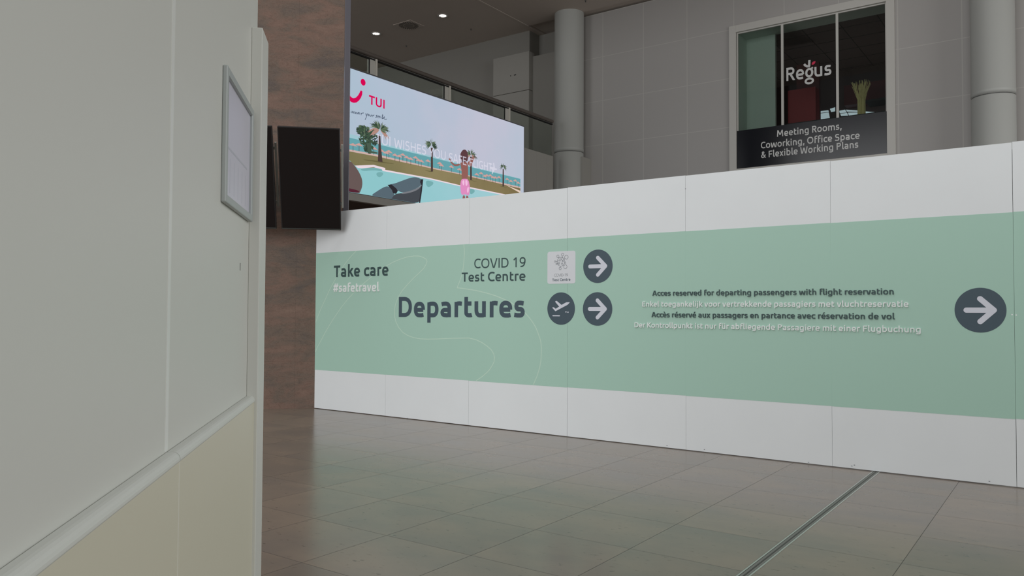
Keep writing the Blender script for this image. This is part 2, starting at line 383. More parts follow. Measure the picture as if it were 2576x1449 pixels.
def glyph(ch, w):
    h = w/2; sb, ob = 0.075, 0.045; xs = sb+h
    ACC = {'è': ('e', 'g'), 'é': ('e', 'a'), 'ü': ('u', 'd')}
    if ch in ACC:
        b, k = ACC[ch]; st, ad = glyph(b, w); c = ad/2
        if k == 'd': st = st + [S((c-0.115, 0.60), (c-0.115, 0.60+w)), S((c+0.115, 0.60), (c+0.115, 0.60+w))]
        elif k == 'a': st = st + [('p', [(c-0.06, 0.60), (c+0.03, 0.60), (c+0.16, 0.76), (c+0.03, 0.76)])]
        else: st = st + [('p', [(c-0.03, 0.60), (c+0.06, 0.60), (c-0.03, 0.76), (c-0.16, 0.76)])]
        return st, ad
    if ch == ' ': return [], 0.24
    if ch == 'o':
        return [SL(arc(ob+0.25, XH/2, 0.25-h, XH/2+0.008-h, 0, 360, 28)[:-1], True)], 0.59
    if ch == 'e':
        cx = ob+0.235; rx = 0.235-h; ry = XH/2+0.008-h; yb = 0.245
        return [S((cx-rx, yb), (cx+rx, yb)), SL([(cx+rx, yb)] + arc(cx, XH/2, rx, ry, 0, 270, 22) + [(cx+0.10, h-0.008), (cx+0.175, h+0.012)])], 0.545
    if ch == 'c':
        cx = ob+0.25; rx = 0.25-h; ry = XH/2+0.008-h
        return [SL([(cx+0.155, XH-h-0.018), (cx+0.08, XH-h+0.004)] + arc(cx, XH/2, rx, ry, 90, 270, 18) + [(cx+0.08, h-0.004), (cx+0.155, h+0.018)])], 0.465
    if ch == 'a':
        xr = 0.465-h; yb = 0.312-h
        return [SL([(0.085, XH-h-0.02), (0.16, XH-h), (0.235, XH-h+0.004)] + arc(xr-0.15, XH-h-0.15, 0.15, 0.154, 88, 0, 9) + [(xr, 0.0)]),
                SL([(xr, yb), (0.25, yb)] + arc(0.22, (yb+h)/2, 0.22-0.04-h, (yb-h)/2, 90, 270, 12, 2.2) + [(0.30, h-0.006), (xr, h+0.004)])], 0.535
    if ch in 'bp':
        xr = 0.54-h; cx = 0.30; top = AH if ch == 'b' else XH-0.02; bot = DH if ch == 'p' else 0.02
        return [S((xs, bot), (xs, top)), SL([(xs, XH-h-0.014), (0.2, XH-h+0.004)] + arc(cx, XH/2, xr-cx, XH/2+0.008-h, 90, -90, 18) + [(0.2, h-0.006), (xs, h+0.014)])], 0.585
    if ch in 'dqg':
        xr = 0.51-h; cx = 0.285; xl = ob+h; top = AH if ch == 'd' else XH-0.02
        st = [SL([(xr, XH-h-0.014), (0.39, XH-h+0.004)] + arc(cx, XH/2, cx-xl, XH/2+0.008-h, 90, 270, 18) + [(0.39, h-0.006), (xr, h+0.014)])]
        if ch == 'd': st.append(S((xr, 0.02), (xr, top)))
        elif ch == 'q': st.append(S((xr, DH), (xr, top)))
        else: st.append(SL([(xr, top), (xr, -0.02)] + arc(xr-0.16, -0.03, 0.16, -(DH-0.005)-0.03-h, 0, -90, 8)[1:] + [(0.2, DH-0.005+h), (0.095, DH+h+0.02)]))
        return st, 0.585
    if ch == 'f':
        return [SL([(0.40, AH-h-0.012), (0.335, AH-h+0.004)] + arc(0.30, AH-0.17, 0.30-0.11-h+0.02, 0.17-h+0.004, 90, 180, 8) + [(0.09+h, 0)]), S((0.09+h, XH-h), (0.365, XH-h))], 0.385
    if ch in 'hn':
        xr = 0.51-h; cx = 0.30; top = AH if ch == 'h' else XH-h-0.014
        return [S((xs, 0), (xs, AH if ch == 'h' else XH-0.012)), SL([(xs, XH-h-0.016), (0.2, XH-h+0.004)] + arc(cx, XH-h-0.19, xr-cx, 0.194, 90, 0, 10) + [(xr, 0)])], 0.58
    if ch == 'm':
        a, b = 0.425, 0.80-h
        return [S((xs, 0), (xs, XH-0.012)), SL([(xs, XH-h-0.016), (0.18, XH-h+0.004)] + arc(a-0.16, XH-h-0.17, 0.16, 0.174, 90, 0, 9) + [(a, 0)]),
                SL([(0.40, XH-h-0.03), (0.50, XH-h)] + arc(b-0.17, XH-h-0.17, 0.17, 0.174, 90, 0, 9) + [(b, 0)])], 0.87
    if ch == 'r': return [S((xs, 0), (xs, XH-0.012)), SL([(xs, XH-h-0.016), (0.19, XH-h+0.002), (0.27, XH-h+0.008), (0.365, XH-h-0.004)])], 0.385
    if ch == 'u':
        xr = 0.505-h; cx = 0.285
        return [SL([(xs, XH)] + arc(cx, h+0.19, cx-xs, 0.194, 180, 270, 10) + [(0.40, h-0.004), (xr, h+0.016)]), S((xr, 0.012), (xr, XH))], 0.58
    if ch == 'i': return [S((xs, 0), (xs, XH)), S((xs, 0.60), (xs, 0.60+w*1.05))], 0.15+w
    if ch == 'j': return [SL([(xs, XH), (xs, -0.04)] + arc(xs-0.11, -0.05, 0.11, 0.14-h, 0, -90, 7)[1:] + [(xs-0.16, DH+h)]), S((xs, 0.60), (xs, 0.60+w*1.05))], 0.15+w
    if ch == 'k': return [S((xs, 0), (xs, AH)), diag(xs+h*0.9, 0.24, 0.445-h*0.2, XH, w), diag(xs+h*1.5, 0.31, 0.475-h*0.2, 0, w*1.02)], 0.515
    if ch == 'l': return [SL([(xs, AH), (xs, 0.14)] + arc(xs+0.10, 0.12, 0.10, 0.12-h, 180, 270, 7)[1:] + [(xs+0.15, h+0.004)])], 0.16+w+0.01
    if ch == 's':
        ym = XH/2; ry1 = (XH-h+0.004-ym)/2; ry2 = (ym-h+0.004)/2
        return [SL([(0.375, XH-h-0.012), (0.28, XH-h+0.004)] + arc(0.20, ym+ry1, 0.20-0.05-h, ry1, 90, 270, 12, 2.2) + arc(0.255, ym-ry2, 0.415-0.255-h, ry2, 90, -90, 12, 2.2) + [(0.15, h-0.004), (0.045, h+0.014)])], 0.45
    if ch == 't':
        x = 0.08+h
        return [SL([(x, 0.665), (x, 0.16)] + arc(x+0.13, 0.15, 0.13, 0.154-h, 180, 270, 8)[1:] + [(x+0.18, h-0.002), (0.37, h+0.012)]), S((x, XH-h), (0.355, XH-h))], 0.40
    if ch == 'v':
        q = h*0.55; return [diag(0.015+h*1.05, XH, 0.25-q, 0, w), diag(0.485-h*1.05, XH, 0.25+q, 0, w)], 0.50
    if ch == 'w':
        q = h*0.5; return [diag(0.02+h, XH, 0.20-q, 0, w), diag(0.385, XH-0.02, 0.20+q, 0, w), diag(0.385, XH-0.02, 0.57-q, 0, w), diag(0.75-h, XH, 0.57+q, 0, w)], 0.77
    if ch == 'x': return [diag(0.02+h*1.1, XH, 0.48-h*1.1, 0, w), diag(0.48-h*1.1, XH, 0.02+h*1.1, 0, w)], 0.50
    if ch == 'y': return [diag(0.015+h*1.05, XH, 0.245-h*0.2, 0.03, w), diag(0.485-h*1.05, XH, 0.155, DH+0.02, w), S((0.03, DH+h), (0.16, DH+h))], 0.50
    # capitals
    if ch == 'A': q = h*0.5; return [diag(0.02+h, 0, 0.335-q, CH, w), diag(0.65-h, 0, 0.335+q, CH, w), S((0.14, 0.21), (0.53, 0.21))], 0.67
    if ch == 'C':
        cx = 0.36; return [SL([(0.575, CH-h-0.035), (0.48, CH-h)] + arc(cx+0.03, CH/2, cx+0.03-ob-h, CH/2+0.01-h, 90, 270, 20, 2.25) + [(0.48, h), (0.575, h+0.035)])], 0.61
    if ch == 'G':
        cx = 0.36; return [SL([(0.58, CH-h-0.035), (0.48, CH-h)] + arc(cx+0.03, CH/2, cx+0.03-ob-h, CH/2+0.01-h, 90, 270, 20, 2.25) + [(0.5, h), (0.61-h, h+0.03), (0.61-h, 0.36)]), S((0.4, 0.36-h), (0.61, 0.36-h))], 0.68
    if ch == 'D': return [S((xs, 0), (xs, CH)), SL([(xs, CH-h), (0.27, CH-h)] + arc(0.31, CH/2, 0.65-h-0.31, CH/2-h, 90, -90, 20, 2.3) + [(0.27, h), (xs, h)])], 0.695
    if ch == 'E': return [S((xs, 0), (xs, CH)), S((xs, CH-h), (0.515, CH-h)), S((xs, 0.37), (0.48, 0.37)), S((xs, h), (0.53, h))], 0.565
    if ch == 'F': return [S((xs, 0), (xs, CH)), S((xs, CH-h), (0.51, CH-h)), S((xs, 0.345), (0.47, 0.345))], 0.535
    if ch == 'H': return [S((xs, 0), (xs, CH)), S((0.63-h, 0), (0.63-h, CH)), S((xs, 0.365), (0.63-h, 0.365))], 0.705
    if ch == 'I': return [S((xs, 0), (xs, CH))], 0.15+w
    if ch == 'K': return [S((xs, 0), (xs, CH)), diag(xs+h*0.8, 0.33, 0.57-h*0.3, CH, w), diag(xs+h*1.6, 0.40, 0.61-h*0.3, 0, w)], 0.63
    if ch == 'L': return [S((xs, 0), (xs, CH)), S((xs, h), (0.5, h))], 0.525
    if ch == 'M': return [diag(0.075+h, 0, 0.115+h, CH, w), diag(0.80-h, 0, 0.76-h, CH, w), diag(0.125+h, CH, 0.4375, 0.17, w), diag(0.75-h, CH, 0.4375, 0.17, w)], 0.875
    if ch == 'N': return [S((xs, 0), (xs, CH)), S((0.65-h, 0), (0.65-h, CH)), diag(xs+h*0.2, CH, 0.65-h*1.2, 0, w)], 0.725
    if ch == 'O': return [SL(arc(0.385, CH/2, 0.34-h, CH/2+0.01-h, 0, 360, 32, 2.25)[:-1], True)], 0.77
    if ch in 'PR':
        ym = 0.30; r = (CH-ym)/2
        st = [S((xs, 0), (xs, CH)), SL([(xs, CH-h), (0.30, CH-h)] + arc(0.33, ym+r, 0.55-h-0.33, r-h, 90, -90, 14, 2.2) + [(0.30, ym+h), (xs, ym+h)])]
        if ch == 'R': st.append(diag(0.30, ym+h, 0.56-h*0.6, 0, w*1.02))
        return st, 0.60
    if ch == 'S':
        ym = CH/2+0.012; ry1 = (CH-h+0.006-ym)/2; ry2 = (ym-h+0.006)/2
        return [SL([(0.46, CH-h-0.03), (0.36, CH-h)] + arc(0.25, ym+ry1, 0.25-0.055-h, ry1, 90, 270, 14, 2.2) + arc(0.30, ym-ry2, 0.51-0.30-h, ry2, 90, -90, 14, 2.2) + [(0.16, h), (0.045, h+0.03)])], 0.55
    if ch == 'T': return [S((0.28, 0), (0.28, CH)), S((0.02, CH-h), (0.54, CH-h))], 0.56
    if ch == 'U': return [SL([(xs, CH), (xs, 0.26)] + arc(0.3475, 0.24+0.01, 0.3475-xs, 0.25-h+0.01, 180, 360, 20) + [(0.62-h, CH)])], 0.695
    if ch == 'V': q = h*0.5; return [diag(0.015+h, CH, 0.325-q, 0, w), diag(0.635-h, CH, 0.325+q, 0, w)], 0.65
    if ch == 'W': q = h*0.45; return [diag(0.02+h, CH, 0.235-q, 0, w), diag(0.45, CH-0.08, 0.235+q, 0, w), diag(0.45, CH-0.08, 0.665-q, 0, w), diag(0.88-h, CH, 0.665+q, 0, w)], 0.90
    if ch == 'Y': return [diag(0.015+h, CH, 0.305, 0.29, w), diag(0.595-h, CH, 0.305, 0.29, w), S((0.305, 0), (0.305, 0.33))], 0.61
    if ch == '1': return [S((0.335, 0), (0.335, CH)), ('p', [(0.335+h*0.2, CH), (0.335-h*0.9, CH), (0.115, 0.555), (0.165, 0.555-w*0.8), (0.335-h, CH-w*1.25)])], 0.57
    if ch == '9':
        cx, cy = 0.285, 0.475; rx = 0.235-h; ry = 0.233-h
        return [SL(arc(cx, cy, rx, ry, 0, 360, 24, 2.2)[:-1], True), SL([(cx+rx, cy), (cx+rx-0.01, 0.33), (cx+rx-0.07, 0.16), (cx+rx-0.19, 0.06), (0.12, h-0.002)])], 0.57
    if ch == '#': return [diag(0.16, 0, 0.27, CH, w*0.85), diag(0.38, 0, 0.49, CH, w*0.85), S((0.03, 0.215), (0.575, 0.215)), S((0.075, 0.485), (0.62, 0.485))], 0.65
    if ch == '-': return [S((0.03, 0.27), (0.29, 0.27))], 0.32
    if ch == ',': return [('p', [(0.08, w*1.05), (0.08+w*1.1, w*1.05), (0.075+w*0.75, -0.13), (0.03, -0.13)])], 0.235
    if ch == '&':
        return [diag(0.60-h*0.3, 0, 0.215, 0.47, w), SL(arc(0.295, 0.565, 0.155-h, 0.145-h, 0, 360, 20, 2)[:-1], True), SL([(0.33, 0.43), (0.22, 0.37)] + arc(0.27, 0.19, 0.225-h, 0.20-h, 130, 270, 10, 2) + [(0.38, h+0.015), (0.49, 0.18), (0.555, 0.355)])], 0.66
    raise KeyError(ch)

def write(mb, P, text, p0, p1, cap, weight, d0, d1, mi=0, space=0.0):
    """Set one line from p0 to p1 (baseline ends, metres on the plane), capitals 'cap' high."""
    x, items = 0.0, []
    for ch in text:
        st, ad = glyph(ch, weight)
        for it in st: items.append((x, it))
        x += ad+space
    xs_, ws = [], []
    for ox, it in items:
        for q in it[1]: xs_.append(ox+q[0])
    lo, hi = min(xs_)-(weight/2 if items[0][1][0] == 's' else 0), max(xs_)+(weight/2 if items[-1][1][0] == 's' else 0)
    sx = (p1[0]-p0[0])/(hi-lo); sy = cap/CH; sl = (p1[1]-p0[1])/(p1[0]-p0[0])
    T = lambda q, ox: (p0[0]+(ox+q[0]-lo)*sx, p0[1]+q[1]*sy+(ox+q[0]-lo)*sx*sl)
    for ox, it in items:
        if it[0] == 'p': mb.poly(P, [T(q, ox) for q in it[1]], d0, d1, mi, True)
        else:
            dl = mb.lift(d0, d1)
            L, R = ribbon(it[1], weight, it[2]); n = len(L); k = n if it[2] else n-1
            Lt = [T(q, ox) for q in L]; Rt = [T(q, ox) for q in R]
            vs = [P.at(a, b, dl) for a, b in Lt+Rt] + [P.at(a, b, d0) for a, b in Lt+Rt]; fs = []
            for i in range(k):
                j = (i+1) % n
                fs += [(n+i, n+j, j, i), (i, j, 2*n+j, 2*n+i), (n+j, n+i, 3*n+i, 3*n+j)]
            if not it[2]: fs += [(0, 2*n, 3*n, n), (n-1, 2*n-1, 4*n-1, 3*n-1)]
            mb.add(vs, fs, mi)

# ================================================================== the hall
D = 8.093                     # the hoarding's face stands 8.1 m in front of the viewer
X0, PW, HH = -9.5297, 1.5149, 2.998
ZC = 10.24                    # ceiling over the gallery
YB = 20.0                     # rear wall
GX = -12.0                    # gallery front

b = MB(); b.box((-26, -26, -0.3), (16, 26, 0)); struct('floor', b, FLOOR)

# ceiling over the gallery: two fields with a seam, and a recessed strip along the rear wall
b = MB()
b.box((-34, 9.5, ZC), (-13.56, 22, ZC+0.3)); b.box((-13.52, 9.5, ZC), (8, 19.66, ZC+0.3)); b.box((-13.52, 19.66, ZC+0.05), (8, 22, ZC+0.3))
struct('ceiling', b, CEIL)
b = MB(); b.box((-13.565, 9.5, ZC-0.008), (-13.515, 19.66, ZC+0.1)); struct('trim_1', b, CEIL2)

# rear wall with the opening of the office window
OX0, OX1, OZ0, OZ1 = -7.15, -3.54, 5.23, 8.84
b = MB()
b.box((-12.25, YB, 0), (OX0, YB+0.12, ZC)); b.box((OX1, YB, 0), (9, YB+0.12, ZC)); b.box((OX0, YB, 0), (OX1, YB+0.12, OZ0)); b.box((OX0, YB, OZ1), (OX1, YB+0.12, ZC))
struct('wall_rear', b, CLAD)
b = MB(); b.box((-34, YB, 5.4), (-13.72, YB+0.12, ZC)); b.box((-13.84, YB+0.12, 5.4), (-13.72, 20.55, ZC)); b.box((-13.84, 20.55, 0), (-12.15, 20.65, ZC)); b.box((-13.529, 19.90, 0), (-12.26, 20.55, 9.36)); b.box((-12.25, YB+0.12, 0), (-12.15, 20.55, ZC))
struct('wall_gallery', b, GWALL)
b = MB(); b.box((-34, YB, 0), (-13.84, YB+0.12, 3.74)); b.box((-16.3, 9.5, 0), (-16.1, 20, 3.74)); struct('wall_lower', b, LOWWALL)

# gallery floor slab, parapet and the low return beside the column
b = MB(); b.box((-34, 8.9, 3.74), (GX-0.02, 20, 3.88)); struct('gallery_slab', b, [SOFFIT])
b = MB(); b.box((GX-0.02, 8.9, 3.735), (GX+0.10, 19.3, 3.884)); struct('trim_2', b, GPAR)
b = MB(); b.box((GX-0.14, 8.9, 3.88), (GX-0.03, 18.74, 5.91)); b.box((-12.2, 19.5, 0), (-11.52, YB-0.002, 5.97))
for y in (17.9, 18.4): b.box((GX-0.031, y, 3.9), (GX-0.028, y+0.012, 5.9))
struct('gallery_parapet', b, GPAR)

# white boxed-in enclosure on the gallery
e = empty('service_enclosure', (-14.2, 19.85, 3.88)); tag(e, 'pale boxed-in cupboard against the gallery wall, left of the round column', 'cupboard')
b = MB(); b.box((-14.90, 19.70, 3.88), (-13.53, 19.995, 8.28)); build('body', b, GPAR, e)
b = MB(); b.box((-14.90, 19.70, 8.296), (-13.53, 19.995, 9.48)); build('upper_panel', b, GPAR, e)
b = MB()
for dx in (-0.52, -0.38, -0.33): b.tube((-13.7+dx, 19.702, 8.83), (-13.7+dx, 19.696, 8.83), 0.018, 10)
build('screw_hole', b, RUBBER, e)
# round columns
def column(x, r, label):
    e = empty('round_column', (x, 19.56, 0)); tag(e, label, 'column', 'round grey columns')
    b = MB(); b.lathe((x, 19.56, 0), [(r, 0), (r, 6.10), (r-0.012, 6.112)], 64); build('lower_shaft', b, COLM, e)
    b = MB(); b.lathe((x, 19.56, 0), [(r-0.014, 6.09), (r-0.014, 6.16)], 64); build('joint_ring', b, RING, e, label='dark shadow joint')
    b = MB(); b.lathe((x, 19.56, 0), [(r-0.012, 6.128), (r, 6.14), (r+0.004, 6.14), (r+0.004, 6.235), (r, 6.24), (r, ZC+0.04)], 64); build('upper_shaft', b, COLM, e)
column(-12.005, 0.43, 'thick round grey column where the gallery railing ends')
column(-1.39, 0.415, 'thick round grey column right of the office window')

# gallery railing
e = empty('glass_railing', (GX-0.1, 14, 5.9)); tag(e, 'glass gallery railing with bronze handrail behind the lit advertising screen', 'railing')
RX = GX-0.07
b = MB(); b.tube((RX+0.02, 8.9, 6.905), (RX+0.02, 18.73, 6.905), 0.05, 20); build('handrail', b, RAIL, e)
b = MB(); b.box((RX-0.02, 8.9, 6.81), (RX+0.03, 18.73, 6.84)); build('gasket_strip', b, RUBBER, e)
ys = (9.28, 11.70, 14.12, 16.54)
for y in ys:
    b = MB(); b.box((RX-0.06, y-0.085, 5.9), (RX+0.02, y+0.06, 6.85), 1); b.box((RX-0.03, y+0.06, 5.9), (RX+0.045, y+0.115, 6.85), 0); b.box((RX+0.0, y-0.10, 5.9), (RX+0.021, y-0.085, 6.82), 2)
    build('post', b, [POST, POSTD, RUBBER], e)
edges = [8.9] + [q for y in ys for q in (y-0.10, y+0.11)] + [18.72]
for i in range(0, len(edges), 2):
    b = MB(); b.box((RX-0.006, edges[i], 5.92), (RX+0.006, edges[i+1], 6.80)); build('glass_pane', b, RGLASS, e)

# ceiling fittings
def downlight(x, y, label):
    e = empty('recessed_downlight', (x, y, ZC)); tag(e, label, 'ceiling light', 'recessed downlights')
    b = MB(); b.lathe((x, y, ZC), [(0.105, -0.002), (0.165, -0.012), (0.155, -0.022), (0.11, -0.016), (0.10, 0.02)], 36); build('trim_ring', b, LAMPRING, e)
    b = MB(); b.lathe((x, y, ZC), [(0.0005, -0.008), (0.105, -0.008)], 36, smooth=False); build('lamp', b, LAMP, e, label='glowing lamp')
    b = MB(); b.lathe((x, y, ZC), [(0.025, -0.02), (0.025, -0.012)], 16); b.box((x-0.09, y-0.012, ZC-0.02), (x+0.09, y+0.012, ZC-0.010)); build('lamp_holder', b, LAMPRING, e)
downlight(-17.83, 17.44, 'lit recessed downlight nearer the brown stone pillar')
downlight(-15.12, 17.50, 'lit recessed downlight right of the round ceiling vent')
e = empty('ceiling_vent', (-16.5, 17.51, ZC)); tag(e, 'round swirl air vent in the ceiling between two downlights', 'vent')
b = MB(); b.box((-16.86, 17.20, ZC-0.0124), (-16.14, 17.82, ZC)); build('plate', b, CEIL, e)
b = MB(); b.lathe((-16.5, 17.51, ZC), [(0.0005, -0.018), (0.15, -0.018), (0.16, -0.013)], 36, smooth=False); build('centre_disc', b, VENTG, e)
b = MB()
PV = Plane((-16.5, 17.51, ZC-0.0125), (1, 0, 0), (0, -1, 0))
for k in range(26):
    a = 2*math.pi*k/26; a2 = a+0.16
    b.poly(PV, [(0.175*math.cos(a), 0.175*math.sin(a)), (0.175*math.cos(a+0.10), 0.175*math.sin(a+0.10)), (0.30*math.cos(a2+0.085), 0.30*math.sin(a2+0.085)), (0.30*math.cos(a2), 0.30*math.sin(a2))], 0, 0.003)
build('swirl_slots', b, VENTB, e)
def sprinkler(x, y, label):
    e = empty('ceiling_sprinkler', (x, y, ZC)); tag(e, label, 'sprinkler', 'small ceiling sprinklers')
    b = MB(); b.lathe((x, y, ZC), [(0.028, 0), (0.025, -0.008), (0.012, -0.01), (0.010, -0.035), (0.02, -0.038), (0.0005, -0.042)], 18); build('head', b, RING, e)
sprinkler(-17.84, 18.83, 'tiny dark sprinkler on the ceiling above the gallery railing post')
sprinkler(-15.13, 18.85, 'tiny dark sprinkler on the ceiling left of the ceiling seam')
sprinkler(-11.1, 18.96, 'tiny dark sprinkler on the ceiling in front of the left round column')

# ------------------------------------------------------------------ office window in the rear wall
PB = Plane((0, YB, 0), (1, 0, 0))
w_ = empty('window_1', (-5.35, YB, 5.05)); w_['kind'] = 'structure'; w_['label'] = 'office window with grey frame, red logo dot and black sign film'
b = MB()
def frame(b, P, a0, a1, c0, c1, t, d0, d1, mi=0):
    b.obox(P, a0, a0+t, c0, c1, d0, d1, mi); b.obox(P, a1-t, a1, c0, c1, d0, d1, mi); b.obox(P, a0+t, a1-t, c0, c0+t, d0, d1, mi); b.obox(P, a0+t, a1-t, c1-t, c1, d0, d1, mi)
frame(b, PB, -7.335, -3.365, 5.05, 9.01, 0.185, -0.10, 0.05); frame(b, PB, -7.15, -3.55, 5.235, 8.825, 0.03, -0.10, -0.02)
build('window_frame', b, FRAMEW, w_, bevel=0.004)
for x in (-5.975, -4.655):
    b = MB(); b.obox(PB, x-0.028, x+0.028, 6.2, 8.80, -0.075, -0.015); build('mullion', b, FRAMEW, w_)
for x0, x1 in ((-7.12, -6.003), (-5.947, -4.683), (-4.627, -3.58)):
    b = MB(); b.obox(PB, x0, x1, 5.26, 8.80, -0.062, -0.05); build('window_pane', b, WGLASS, w_)
b = MB(); b.obox(PB, -7.15, -3.545, 5.245, 6.235, -0.049, -0.012); sg = build('sign_film', b, SIGNB, w_, label='black sign film with white lettering')
b = MB(); Z = -0.011
write(b, PB, 'Meeting Rooms,', *[(-6.1128, 5.9523), (-4.5624, 5.9411)], 0.166, 0.118, Z-0.003, Z)
write(b, PB, 'Coworking, Office Space', *[(-6.5242, 5.7019), (-4.1568, 5.6641)], 0.166, 0.118, Z-0.003, Z)
write(b, PB, '& Flexible Working Plans', *[(-6.507, 5.4552), (-4.186, 5.4519)], 0.166, 0.118, Z-0.003, Z)
build('lettering', b, SIGNT, sg)
b = MB(); Z = -0.012
PR = Plane((0, YB+0.0, 0), (1, 0, 0))
(q0, q1) = [(-5.8798, 7.3455), (-4.7908, 7.3235)]
write(b, PB, 'Re', q0, [(-5.4463, 7.3344)][0], 0.335, 0.115, -0.049, -0.045)
write(b, PB, 'us', [(-5.198, 7.3327)][0], q1, 0.335, 0.115, -0.049, -0.045)
k = [(-5.3209, 7.4651), (-5.3222, 7.2566), (-5.2205, 7.5269), (-5.3167, 7.3699)]
b.stroke(PB, arc(k[0][0], k[0][1], 0.072, 0.094, 0, 360, 26, 2)[:-1], 0.052, -0.049, -0.045, closed=True)
b.stroke(PB, arc(k[1][0], k[1][1], 0.088, 0.060, 0, 360, 26, 2)[:-1], 0.050, -0.049, -0.045, closed=True)
b.stroke(PB, [(k[0][0]+0.03, k[0][1]+0.085), (k[0][0]+0.09, k[0][1]+0.115)], 0.042, -0.049, -0.045)
b.stroke(PB, [(-5.444, 7.7013), (-5.4154, 7.6612), (-5.3724, 7.6305), (-5.3055, 7.6235)], 0.055, -0.049, -0.045)
b.stroke(PB, [(-5.316, 7.7776), (-5.3228, 7.6146)], 0.055, -0.049, -0.045)
b.poly(PB, [(-5.2623, 7.6684), (-5.2478, 7.7054), (-5.2192, 7.725), (-5.1718, 7.7262), (-5.1738, 7.6969), (-5.1959, 7.6613), (-5.2292, 7.6475), (-5.2596, 7.653)], -0.049, -0.045, 1)
build('lettering', b, [SIGNT, REDDOT], w_)

# office behind the window
b = MB(); b.box((-7.22, YB+0.12, 4.9), (-7.12, 20.72, 9.2)); b.box((-7.22, 20.70, 4.9), (-6.36, 20.80, 9.2)); struct('wall_office_left', b, OFFW)
b = MB(); b.box((-7.2, YB+0.12, 8.83), (-2.4, 20.75, 8.95)); struct('trim_3', b, OFFW)
b = MB(); b.box((-9.5, 20.75, 8.83), (-1.8, 26, 8.95)); 
ce = struct('ceiling_office', b, OFFCEIL)
b = MB()
for i in range(9): b.box((-9.3+i*0.9, 20.76, 8.822), (-9.285+i*0.9, 25.9, 8.83))
for i in range(6): b.box((-9.4, 21.2+i*0.9, 8.822), (-1.9, 21.215+i*0.9, 8.83))
struct('trim_4', b, OFFBLK)
b = MB(); b.box((-9.5, 25.0, 4.9), (-1.8, 25.1, 8.9)); struct('wall_office_rear', b, OFFDARK)
b = MB(); b.box((-9.6, 20.8, 4.9), (-9.5, 26, 8.9)); struct('wall_office_side', b, OFFW)
b = MB(); b.box((-1.9, YB+0.12, 4.9), (-1.8, 26, 8.9)); struct('wall_office_right', b, OFFDARK)
b = MB(); b.box((-9.5, YB+0.12, 4.8), (-1.8, 26, 4.9)); struct('floor_office', b, OFFDARK)
e = empty('red_cabinet', (-5.9, 21.7, 4.9)); tag(e, 'tall dark red cabinet inside the office behind the middle pane', 'cabinet')
b = MB(); b.box((-6.27, 21.5, 4.9), (-5.55, 21.88, 7.50)); build('body', b, OFFRED, e)
b = MB(); b.box((-6.15, 21.9, 4.9), (-5.56, 22.05, 8.28)); o = build('tall_board', b, OFFRED2, origin=(-5.85, 22, 4.9)); tag(o, 'dim dark red board standing behind the red cabinet in the office', 'board')
b = MB(); b.box((-5.54, 24.6, 7.66), (-2.0, 24.995, 8.25)); o = build('storage_unit', b, OFFRED2, origin=(-4, 24.8, 7.66)); tag(o, 'long dark red unit mounted high on the office back wall', 'cabinet')
b = MB(); b.box((-4.9, 24.3, 7.60), (-2.0, 24.995, 7.655)); o = build('shelf', b, OFFBLK, origin=(-4, 24.6, 7.6)); tag(o, 'black shelf under the long dark red unit in the office', 'shelf')
w2 = empty('window_2', (-5.6, 25.0, 7.2)); w2['kind'] = 'structure'; w2['label'] = 'bright daylit window strip at the far side of the office'
PO = Plane((0, 25.0, 0), (1, 0, 0))
for q in ([(-6.4403, 7.6169), (-6.0663, 7.6122), (-6.033, 7.4121), (-6.4416, 7.4199)], [(-6.4398, 7.6908), (-6.0774, 7.681), (-6.0661, 7.6305), (-6.4402, 7.6354)], [(-6.0308, 7.7169), (-5.8808, 7.7435), (-5.8817, 7.622), (-5.9969, 7.6143)], [(-5.7672, 7.6175), (-5.5966, 7.6288), (-5.552, 7.5378), (-5.745, 7.5415)],
          [(-5.574, 7.6255), (-5.1053, 7.521), (-5.1276, 7.4944), (-5.5406, 7.5603)], [(-5.7337, 7.5217), (-5.5409, 7.5242), (-5.5077, 7.435), (-5.7114, 7.4519)], [(-5.5183, 7.5269), (-5.1278, 7.4765), (-5.1282, 7.4229), (-5.4852, 7.4318)], [(-5.1054, 7.5091), (-4.7122, 7.4223), (-5.1061, 7.4257)]):
    b = MB(); b.poly(PO, q, 0.004, 0.014); build('window_pane', b, DAYPANE, w2)
# dry grass sheaf on the inner sill
b = MB(); b.box((-6.1, 20.125, 6.20), (-2.4, 20.95, 6.28)); struct('trim_5', b, OFFBLK)
e = empty('dried_grass_sheaf', (-4.25, 20.7, 6.28)); tag(e, 'straw coloured sheaf of dried grass behind the right window pane', 'dried grass')
b = MB()
for i in range(110):
    a = random.uniform(0, 2*math.pi); r0 = 0.095*math.sqrt(random.random()); r1 = random.uniform(0.03, 0.24); hh = random.uniform(0.68, 0.90); a1 = a+random.uniform(-0.3, 0.3)
    p = [Vector((-4.25+r0*math.cos(a), 20.7+r0*math.sin(a), 6.28)), Vector((-4.25+(r0*0.95)*math.cos(a), 20.7+r0*0.95*math.sin(a), 6.36+hh*0.48)), Vector((-4.25+r1*math.cos(a1), 20.7+r1*math.sin(a1), 6.36+hh))]
    b.tube(p[0], p[1], 0.0045, 5); b.tube(p[1], p[2], 0.0035, 5)
build('stalks', b, STRAW, e)
b = MB(); b.lathe((-4.25, 20.7, 6.28), [(0.0005, 0.004), (0.105, 0.004), (0.108, 0.03), (0.1, 0.035)], 24); build('base_tray', b, OFFBLK, e)

